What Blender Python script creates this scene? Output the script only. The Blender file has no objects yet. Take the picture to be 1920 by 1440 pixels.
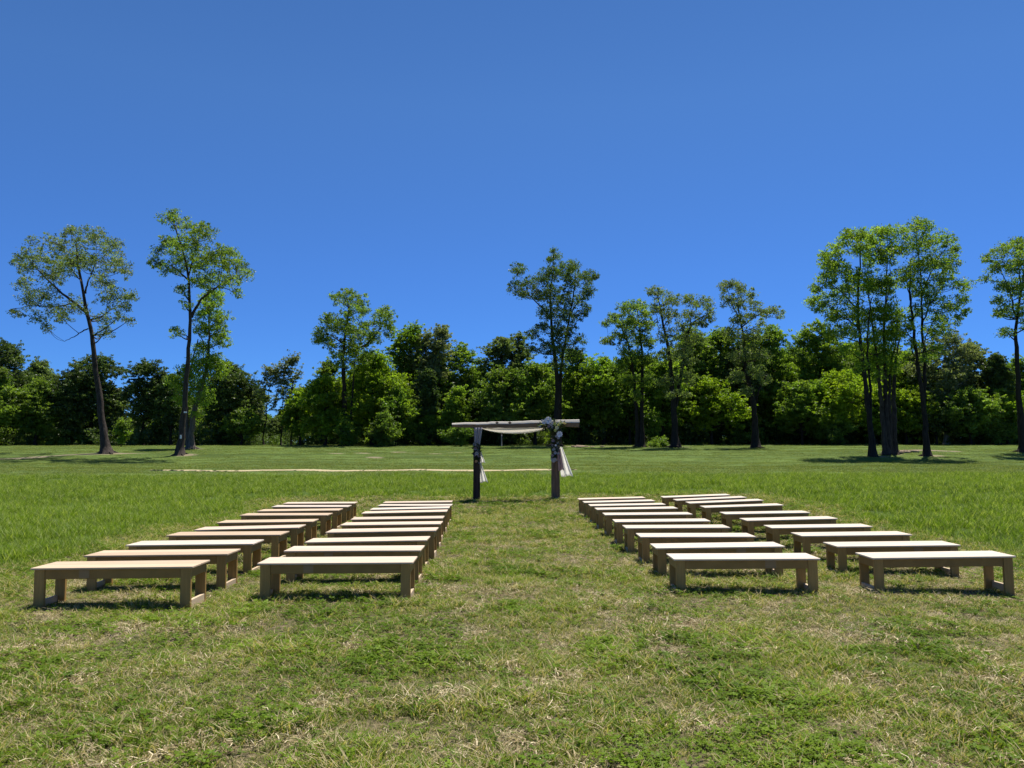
import bpy, math, random
import numpy as np
from mathutils import Vector, Matrix, Euler
R = math.radians
rng = np.random.default_rng(7)
random.seed(7)
S = bpy.context.scene
COL = S.collection

# ------------------------------------------------------------------ camera, sky, sun, exposure
FPX, HC = 1400.0, 1.75
PITCH = math.atan(110 / 1400)
cam = bpy.data.cameras.new('camera'); camo = bpy.data.objects.new('camera', cam); COL.objects.link(camo)
cam.sensor_width = 36; cam.lens = 36 * FPX / 1920
cam.clip_end = 6000; cam.clip_start = .05
camo.location = (0, 0, HC); camo.rotation_euler = (math.pi / 2 + PITCH, 0, 0)
S.camera = camo

sun_dir = Vector((.22, .36, 1)).normalized()
w = bpy.data.worlds.new('World'); S.world = w; w.use_nodes = True
nt = w.node_tree; nt.nodes.clear()
sky = nt.nodes.new('ShaderNodeTexSky'); sky.sky_type = 'NISHITA'; sky.sun_disc = False
sky.sun_elevation = math.asin(sun_dir.z); sky.sun_rotation = math.atan2(sun_dir.x, sun_dir.y)
sky.air_density = 1.0; sky.dust_density = 0.0; sky.ozone_density = 6.0; sky.altitude = 3000
hs_ = nt.nodes.new('ShaderNodeHueSaturation'); hs_.inputs['Saturation'].default_value = 1.0
tint_ = nt.nodes.new('ShaderNodeMix'); tint_.data_type = 'RGBA'; tint_.blend_type = 'MULTIPLY'
tint_.inputs[0].default_value = 1; tint_.inputs[7].default_value = (.60, .83, 1.0, 1)
gam_ = nt.nodes.new('ShaderNodeGamma'); gam_.inputs[1].default_value = 1.0
bg = nt.nodes.new('ShaderNodeBackground'); bg.inputs[1].default_value = .095
wo = nt.nodes.new('ShaderNodeOutputWorld')
nt.links.new(sky.outputs[0], gam_.inputs[0]); nt.links.new(gam_.outputs[0], hs_.inputs['Color'])
tcw = nt.nodes.new('ShaderNodeTexCoord'); sx = nt.nodes.new('ShaderNodeSeparateXYZ'); nt.links.new(tcw.outputs['Generated'], sx.inputs[0])
rw = nt.nodes.new('ShaderNodeValToRGB'); nt.links.new(sx.outputs[2], rw.inputs[0])
e_ = rw.color_ramp.elements; e_[0].position = 0.0; e_[0].color = (.42, .56, .80, 1); e_[1].position = .75; e_[1].color = (.80, .86, .90, 1)
for p_, c_ in ((.08, (.46, .62, .86, 1)), (.22, (.62, .75, .94, 1)), (.42, (.84, .91, .97, 1))):
    q_ = e_.new(p_); q_.color = c_
tin2 = nt.nodes.new('ShaderNodeMix'); tin2.data_type = 'RGBA'; tin2.blend_type = 'MULTIPLY'; tin2.inputs[0].default_value = 1
nt.links.new(hs_.outputs[0], tint_.inputs[6]); nt.links.new(tint_.outputs[2], tin2.inputs[6]); nt.links.new(rw.outputs[0], tin2.inputs[7]); nt.links.new(tin2.outputs[2], bg.inputs[0]); nt.links.new(bg.outputs[0], wo.inputs[0])

sl = bpy.data.lights.new('sun', 'SUN'); sl.energy = 5.0; sl.angle = R(.55); sl.color = (1, .955, .88)
so = bpy.data.objects.new('sun', sl); COL.objects.link(so)
so.rotation_euler = sun_dir.to_track_quat('Z', 'Y').to_euler(); so.location = (20, 30, 60)

S.view_settings.view_transform = 'Standard'; S.view_settings.look = 'None'
S.view_settings.exposure = .62; S.view_settings.gamma = 1; S.view_settings.use_curve_mapping = False
S.render.engine = 'CYCLES'
S.cycles.max_bounces = 6; S.cycles.transparent_max_bounces = 6

# ------------------------------------------------------------------ helpers
def unp(px, py, d):
    """photo pixel at forward distance d -> world x, z"""
    u = (px - 960) / FPX; v = (720 - py) / FPX
    s = d / (math.cos(PITCH) - v * math.sin(PITCH))
    return u * s, HC + s * (math.sin(PITCH) + v * math.cos(PITCH))

def tag(o, label=None, cat=None, group=None, kind=None):
    if label: o['label'] = label
    if cat: o['category'] = cat
    if group: o['group'] = group
    if kind: o['kind'] = kind
    return o

def empty(name, loc=(0, 0, 0)):
    o = bpy.data.objects.new(name, None); o.location = loc; o.empty_display_size = .2
    COL.objects.link(o); return o

def mesh(name, v, f, mats, smooth=False, midx=None, attrs=None):
    """v Nx3, f Mx4 or Mx3 int array (or list of such)"""
    v = np.asarray(v, dtype=np.float32)
    fs = f if isinstance(f, list) else [f]
    fs = [np.asarray(a, dtype=np.int32) for a in fs if len(a)]
    me = bpy.data.meshes.new(name)
    me.vertices.add(len(v)); me.vertices.foreach_set('co', v.ravel())
    nl = sum(a.size for a in fs); nf = sum(len(a) for a in fs)
    me.loops.add(nl); me.loops.foreach_set('vertex_index', np.concatenate([a.ravel() for a in fs]))
    me.polygons.add(nf)
    ls = []; s = 0
    for a in fs:
        ls.append(s + np.arange(len(a), dtype=np.int32) * a.shape[1]); s += a.size
    me.polygons.foreach_set('loop_start', np.concatenate(ls).astype(np.int32))
    if midx is not None: me.polygons.foreach_set('material_index', np.asarray(midx, dtype=np.int32))
    me.update(calc_edges=True)
    me.polygons.foreach_set('use_smooth', np.full(nf, smooth, dtype=bool))
    for k, a in (attrs or {}).items():
        at = me.attributes.new(k, 'FLOAT', 'POINT'); at.data.foreach_set('value', np.asarray(a, dtype=np.float32))
    for m in (mats if isinstance(mats, (list, tuple)) else [mats]): me.materials.append(m)
    return me

def obj(name, me, parent=None, link=True):
    o = bpy.data.objects.new(name, me)
    if link: COL.objects.link(o)
    if parent: o.parent = parent
    return o

class MB:
    """collects quads / tris"""
    def __init__(s): s.v = []; s.f4 = []; s.f3 = []; s.n = 0; s.t = []
    def add(s, v, f, tint=None):
        v = np.asarray(v, dtype=np.float32); f = np.asarray(f, dtype=np.int64)
        (s.f4 if f.shape[1] == 4 else s.f3).append(f + s.n)
        s.v.append(v); s.n += len(v)
        s.t.append(np.full(len(v), .5) if tint is None else np.asarray(tint))
    def box(s, x0, x1, y0, y1, z0, z1, bev=.0):
        if bev <= 0:
            v = [(x, y, z) for x in (x0, x1) for y in (y0, y1) for z in (z0, z1)]
            s.add(v, [(0, 1, 3, 2), (4, 6, 7, 5), (0, 4, 5, 1), (2, 3, 7, 6), (0, 2, 6, 4), (1, 5, 7, 3)]); return
        b = bev; V = []; idx = {}
        X, Y, Z = (x0, x1), (y0, y1), (z0, z1)
        sg = (1, -1)
        for i in (0, 1):
            for j in (0, 1):
                for k in (0, 1):
                    px, py, pz = X[i], Y[j], Z[k]; bx, by, bz = b * sg[i], b * sg[j], b * sg[k]
                    idx[i, j, k, 0] = len(V); V.append((px, py + by, pz + bz))
                    idx[i, j, k, 1] = len(V); V.append((px + bx, py, pz + bz))
                    idx[i, j, k, 2] = len(V); V.append((px + bx, py + by, pz))
        Q = []; T = []
        for i in (0, 1): Q.append([idx[i, j, k, 0] for j, k in ((0, 0), (1, 0), (1, 1), (0, 1))])
        for j in (0, 1): Q.append([idx[i, j, k, 1] for i, k in ((0, 0), (1, 0), (1, 1), (0, 1))])
        for k in (0, 1): Q.append([idx[i, j, k, 2] for i, j in ((0, 0), (1, 0), (1, 1), (0, 1))])
        for k in (0, 1):
            for j in (0, 1): Q.append([idx[0, j, k, 1], idx[1, j, k, 1], idx[1, j, k, 2], idx[0, j, k, 2]])
            for i in (0, 1): Q.append([idx[i, 0, k, 0], idx[i, 1, k, 0], idx[i, 1, k, 2], idx[i, 0, k, 2]])
        for i in (0, 1):
            for j in (0, 1): Q.append([idx[i, j, 0, 0], idx[i, j, 1, 0], idx[i, j, 1, 1], idx[i, j, 0, 1]])
        for i in (0, 1):
            for j in (0, 1):
                for k in (0, 1): T.append([idx[i, j, k, 0], idx[i, j, k, 1], idx[i, j, k, 2]])
        s.add(V, Q); n0 = s.n - len(V)
        s.f3.append(np.array(T) + n0)
    def tube(s, pts, rad, n=7, noise=0.0, cap=True):
        pts = np.asarray(pts, dtype=float); rad = np.asarray(rad, dtype=float); m = len(pts)
        T = np.gradient(pts, axis=0); T /= np.linalg.norm(T, axis=1, keepdims=True) + 1e-9
        ref = np.array([1., 0, 0]) if abs(T[0][0]) < .8 else np.array([0, 1., 0])
        A = np.cross(T, ref); A /= np.linalg.norm(A, axis=1, keepdims=True) + 1e-9
        B = np.cross(T, A)
        th = np.arange(n) * 2 * np.pi / n
        rr = rad[:, None] * (1 + noise * rng.standard_normal((m, n)))
        v = pts[:, None, :] + rr[:, :, None] * (np.cos(th)[None, :, None] * A[:, None, :] + np.sin(th)[None, :, None] * B[:, None, :])
        i = np.arange(m - 1)[:, None] * n; j = np.arange(n)[None, :]; k = (j + 1) % n
        f = np.stack([i + j, i + k, i + n + k, i + n + j], -1).reshape(-1, 4)
        v = v.reshape(-1, 3)
        s.add(v, f)
        if cap:
            n0 = s.n - len(v)
            for base in (0, (m - 1) * n):
                for q in range(1, n - 1): s.f3.append(np.array([[n0 + base, n0 + base + q, n0 + base + q + 1]]))
    def mesh(s, name, mat, smooth=False):
        f = []
        if s.f4: f.append(np.concatenate(s.f4))
        if s.f3: f.append(np.concatenate(s.f3))
        me = mesh(name, np.concatenate(s.v), f, mat, smooth, attrs={'tint': np.concatenate(s.t)})
        return me
    def build(s, name, mat, parent=None, smooth=False, fixn=True):
        me = s.mesh(name, mat, smooth)
        return obj(name, me, parent)

# ------------------------------------------------------------------ materials
def mat(name):
    m = bpy.data.materials.new(name); m.use_nodes = True
    t = m.node_tree; t.nodes.clear()
    out = t.nodes.new('ShaderNodeOutputMaterial')
    return m, t, out
def N(t, typ, **kw):
    n = t.nodes.new(typ)
    for k, v in kw.items():
        if k[0] == 'i': n.inputs[int(k[1:])].default_value = v
        else: setattr(n, k, v)
    return n
def L(t, a, b): t.links.new(a, b)
def mix(t, fac, a, b, blend='MIX'):
    n = N(t, 'ShaderNodeMix', data_type='RGBA', blend_type=blend)
    for sock, val in ((n.inputs[0], fac), (n.inputs[6], a), (n.inputs[7], b)):
        if hasattr(val, 'links'): L(t, val, sock)
        else: sock.default_value = val if not isinstance(val, tuple) else (*val, 1)[:4]
    return n.outputs[2]
def ramp(t, fac, stops, interp='LINEAR'):
    n = N(t, 'ShaderNodeValToRGB'); n.color_ramp.interpolation = interp
    e = n.color_ramp.elements
    while len(e) < len(stops): e.new(.5)
    for q, (p, c) in zip(e, stops): q.position = p; q.color = (*c, 1) if len(c) == 3 else c
    if fac is not None: L(t, fac, n.inputs[0])
    return n.outputs[0]
def noise(t, scale, detail=4, rough=.55, vec=None, dist=0):
    n = N(t, 'ShaderNodeTexNoise'); n.inputs['Scale'].default_value = scale; n.inputs['Detail'].default_value = detail
    n.inputs['Roughness'].default_value = rough; n.inputs['Distortion'].default_value = dist
    if vec is not None: L(t, vec, n.inputs['Vector'])
    return n.outputs[0]
def mth(t, op, a, b=None):
    n = N(t, 'ShaderNodeMath', operation=op)
    for s, v in zip(n.inputs, (a, b)):
        if v is None: continue
        if hasattr(v, 'links'): L(t, v, s)
        else: s.default_value = v
    return n.outputs[0]
def pos(t): return N(t, 'ShaderNodeNewGeometry').outputs['Position']
def attr(t, name, typ='GEOMETRY'):
    n = N(t, 'ShaderNodeAttribute', attribute_name=name); n.attribute_type = typ; return n.outputs['Fac']

def wood_mat(name, c1, c2, rough=.55, scale=(3, 45, 45), bump=.15, rnd=.12, spec=.35):
    m, t, out = mat(name)
    tc = N(t, 'ShaderNodeTexCoord').outputs['Object']
    oi = N(t, 'ShaderNodeObjectInfo')
    off = N(t, 'ShaderNodeVectorMath', operation='SCALE'); off.inputs[0].default_value = (13, 7, 9); L(t, oi.outputs['Random'], off.inputs['Scale'])
    ad = N(t, 'ShaderNodeVectorMath', operation='ADD'); L(t, tc, ad.inputs[0]); L(t, off.outputs[0], ad.inputs[1])
    mp = N(t, 'ShaderNodeMapping'); mp.inputs['Scale'].default_value = scale; L(t, ad.outputs[0], mp.inputs[0])
    g = noise(t, 1.0, 5, .6, mp.outputs[0], .6)
    g2 = noise(t, 2.3, 3, .5, ad.outputs[0])
    c = ramp(t, g, [(.3, c2), (.5, tuple((a + b) / 2 for a, b in zip(c1, c2))), (.66, c1)])
    c = mix(t, mth(t, 'MULTIPLY', g2, .5), c, tuple(q * .68 for q in c1))
    hv = N(t, 'ShaderNodeHueSaturation'); L(t, c, hv.inputs['Color'])
    L(t, mth(t, 'ADD', mth(t, 'MULTIPLY', oi.outputs['Random'], rnd * 2), 1 - rnd), hv.inputs['Value'])
    b = N(t, 'ShaderNodeBsdfPrincipled'); L(t, hv.outputs[0], b.inputs['Base Color'])
    b.inputs['Roughness'].default_value = rough; b.inputs['Specular IOR Level'].default_value = spec
    bp = N(t, 'ShaderNodeBump'); bp.inputs['Strength'].default_value = bump; bp.inputs['Distance'].default_value = .004
    L(t, g, bp.inputs['Height']); L(t, bp.outputs[0], b.inputs['Normal'])
    L(t, b.outputs[0], out.inputs[0]); return m

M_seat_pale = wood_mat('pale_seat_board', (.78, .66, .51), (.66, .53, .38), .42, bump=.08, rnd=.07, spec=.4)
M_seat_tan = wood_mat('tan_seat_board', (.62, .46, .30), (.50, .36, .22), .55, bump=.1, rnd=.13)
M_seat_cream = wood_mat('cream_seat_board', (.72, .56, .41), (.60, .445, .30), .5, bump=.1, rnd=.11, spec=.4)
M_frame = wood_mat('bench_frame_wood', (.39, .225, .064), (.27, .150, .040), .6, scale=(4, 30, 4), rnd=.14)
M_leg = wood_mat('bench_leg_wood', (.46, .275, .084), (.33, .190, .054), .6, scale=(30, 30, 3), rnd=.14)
M_rail = wood_mat('bench_rail_wood', (.62, .48, .32), (.5, .37, .24), .6, scale=(30, 3, 30), rnd=.1)  # rails kept paler than the legs, their sunlit look put into the colour
M_patch = wood_mat('bench_patch_wood', (.38, .25, .12), (.30, .19, .09), .6, rnd=.1)
M_cap = wood_mat('sunlit_edge_wood', (.62, .57, .47), (.42, .37, .29), .85, scale=(1.2, 22, 22), bump=.6, rnd=0)  # pale tone stands for sun on the top edge of the beam
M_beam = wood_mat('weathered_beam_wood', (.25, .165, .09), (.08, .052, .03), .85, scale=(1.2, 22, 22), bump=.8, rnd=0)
M_post = wood_mat('weathered_post_wood', (.27, .165, .10), (.035, .022, .015), .85, scale=(16, 16, 1.0), bump=1.0, rnd=0)
M_postd = wood_mat('dark_post_wood', (.06, .035, .027), (.012, .008, .007), .85, scale=(16, 16, 1.0), bump=1.0, rnd=0)

def bark_mat(name, c1, c2, sc=9):
    m, t, out = mat(name)
    tc = N(t, 'ShaderNodeTexCoord').outputs['Object']
    mp = N(t, 'ShaderNodeMapping'); mp.inputs['Scale'].default_value = (sc, sc, sc * .22); L(t, tc, mp.inputs[0])
    g = noise(t, 1, 6, .65, mp.outputs[0], .8)
    c = ramp(t, g, [(.32, c2), (.62, c1)])
    b = N(t, 'ShaderNodeBsdfPrincipled'); L(t, c, b.inputs['Base Color']); b.inputs['Roughness'].default_value = .95
    b.inputs['Specular IOR Level'].default_value = .1
    bp = N(t, 'ShaderNodeBump'); bp.inputs['Strength'].default_value = 1; bp.inputs['Distance'].default_value = .05
    L(t, g, bp.inputs['Height']); L(t, bp.outputs[0], b.inputs['Normal'])
    L(t, b.outputs[0], out.inputs[0]); return m
M_bark = bark_mat('bark_grey_brown', (.075, .060, .050), (.022, .017, .014))
M_bark_dark = bark_mat('bark_dark', (.045, .036, .029), (.013, .011, .009))
M_bark_pale = bark_mat('bark_pale', (.42, .41, .38), (.2, .19, .17), 4)
M_birch = bark_mat('bark_grey', (.16, .135, .11), (.06, .05, .04))

def leaf_mat(name, dark, light, trans=.45, var=.25, hue=.02):
    """two leaf tones picked by the per-clump tint; light passes through the blades"""
    m, t, out = mat(name)
    a = attr(t, 'tint')
    c = mix(t, a, dark, light)
    n = noise(t, .35, 2, .5, pos(t))
    hv = N(t, 'ShaderNodeHueSaturation'); L(t, c, hv.inputs['Color'])
    L(t, mth(t, 'ADD', mth(t, 'MULTIPLY', n, hue * 2), .5 - hue), hv.inputs['Hue'])
    L(t, mth(t, 'ADD', mth(t, 'MULTIPLY', n, var * 2), 1 - var), hv.inputs['Value'])
    d = N(t, 'ShaderNodeBsdfDiffuse'); L(t, hv.outputs[0], d.inputs[0])
    tr = N(t, 'ShaderNodeBsdfTranslucent')
    tc = mix(t, 1, hv.outputs[0], (1.22, 1.32, .55), 'MULTIPLY'); L(t, tc, tr.inputs[0])
    g = N(t, 'ShaderNodeBsdfGlossy'); g.inputs['Roughness'].default_value = .45; g.inputs[0].default_value = (1, 1, 1, 1)
    m1 = N(t, 'ShaderNodeMixShader'); m1.inputs[0].default_value = trans; L(t, d.outputs[0], m1.inputs[1]); L(t, tr.outputs[0], m1.inputs[2])
    m2 = N(t, 'ShaderNodeMixShader'); m2.inputs[0].default_value = .02; L(t, m1.outputs[0], m2.inputs[1]); L(t, g.outputs[0], m2.inputs[2])
    L(t, m2.outputs[0], out.inputs[0]); return m
LM = {
 'mid':    leaf_mat('leaves_mid_green', (0.075, 0.132, 0.020), (0.215, 0.300, 0.045), 0.58),
 'dark':   leaf_mat('leaves_dark_green', (0.038, 0.068, 0.020), (0.120, 0.170, 0.042), 0.45),
 'yellow': leaf_mat('leaves_yellow_green', (0.1148, 0.189, 0.0135), (0.297, 0.3915, 0.027), 0.63),
 'grey':   leaf_mat('leaves_grey_green', (0.081, 0.1148, 0.0405), (0.1958, 0.2497, 0.0837), 0.53),
 'fresh':  leaf_mat('leaves_fresh_green', (0.095, 0.165, 0.018), (0.25, 0.35, 0.04), 0.64),
 'pale':   leaf_mat('leaves_pale_olive', (0.1215, 0.1485, 0.0675), (0.2565, 0.2903, 0.135), 0.48),
}

# ------------------------------------------------------------------ terrain
GC = [0.22420869973937267, 0.012208404546475064, -0.03341711251284118, -0.003144063056433656, -0.003605138425822871, 0.0007480234386576176, 0.00016141477233947397, 0.00027499342526883085]
FY = [-50, 16, 23.5, 30, 42, 50, 55, 58, 62, 66, 74, 80, 85, 92, 110, 200]
FZ = [0, -.08, .08, .12, .22, .22, .28, .42, .80, 1.0, 1.2, 1.34, 1.47, 1.5, 1.5, 1.5]
def smooth(a, b, x):
    t = np.clip((x - a) / (b - a), 0, 1); return t * t * (3 - 2 * t)
def G(x, y):
    x = np.asarray(x, float); y = np.asarray(y, float)
    xc = np.clip(x, -7, 7.5); yc = np.clip(y, 4, 20)
    near = GC[0] + GC[1]*xc + GC[2]*yc + GC[3]*xc*yc + GC[4]*xc*xc + GC[5]*yc*yc + GC[6]*xc*yc*yc + GC[7]*xc*xc*yc
    far = (np.interp(y - 1.5, FY, FZ) + np.interp(y, FY, FZ) + np.interp(y + 1.5, FY, FZ)) / 3
    k = np.interp(y, [20, 40, 62, 74, 86, 200], [.012, 0, -.0012, 0, .0012, .0012])
    far = far + k * np.clip(x, -70, 70)
    far = far + (.04 * np.sin(x * .33 + y * .12) + .035 * np.sin(y * .95 + 1.5 * np.sin(x * .07)) + .02 * np.sin(y * 2.3 + x * .1)) * smooth(42, 50, y) * (1 - smooth(76, 84, y)) + .02 * np.sin(x * .9 + 1.7 * np.sin(y * .23)) * smooth(30, 40, y)
    s = smooth(18.5, 27, y)
    z = near * (1 - s) + far * s
    z = z + .012 * np.sin(x * 2.1 + np.sin(y * 1.3)) * np.sin(y * 1.7 + .6 * np.sin(x)) 
    return z
def g1(x, y): return float(G(x, y))

HERO_BASES = []   # filled from the tree table below: (x, y, radius of bare soil)

def zones(x, y):
    """meadow / lawn / soil weights of the field"""
    wob = .35 * np.sin(y * .9) + .25 * np.sin(x * .7 + 2) + .2 * np.sin(x * 1.9 + y)
    mown = smooth(-8.2, -6.6, x + wob * .6) * (1 - smooth(7.6, 9.0, x + wob * .6)) * (1 - smooth(23.6, 24.9, y + wob * .5))
    mown = np.maximum(mown, 1 - smooth(8.0, 10.5, y + wob * 1.2))
    lawn = smooth(36.2, 38.6, y + wob * .6)
    meadow = np.clip(1 - mown - lawn, 0, 1)
    return mown, meadow, lawn

# ------------------------------------------------------------------ tree tables (photo pixels give direction and height, d the distance)
def Z(s, ox, oy, pts): return [tuple([p[0] / s + ox, p[1] / s + oy] + [q / s for q in p[2:3]] + list(p[3:])) for p in pts]
z6 = lambda pts: Z(2.88, 0, 380, pts)
z7 = lambda pts: Z(3.2, 480, 450, pts)
z8 = lambda pts: Z(3.2, 920, 450, pts)
z9 = lambda pts: Z(2.88, 1420, 400, pts)

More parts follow.
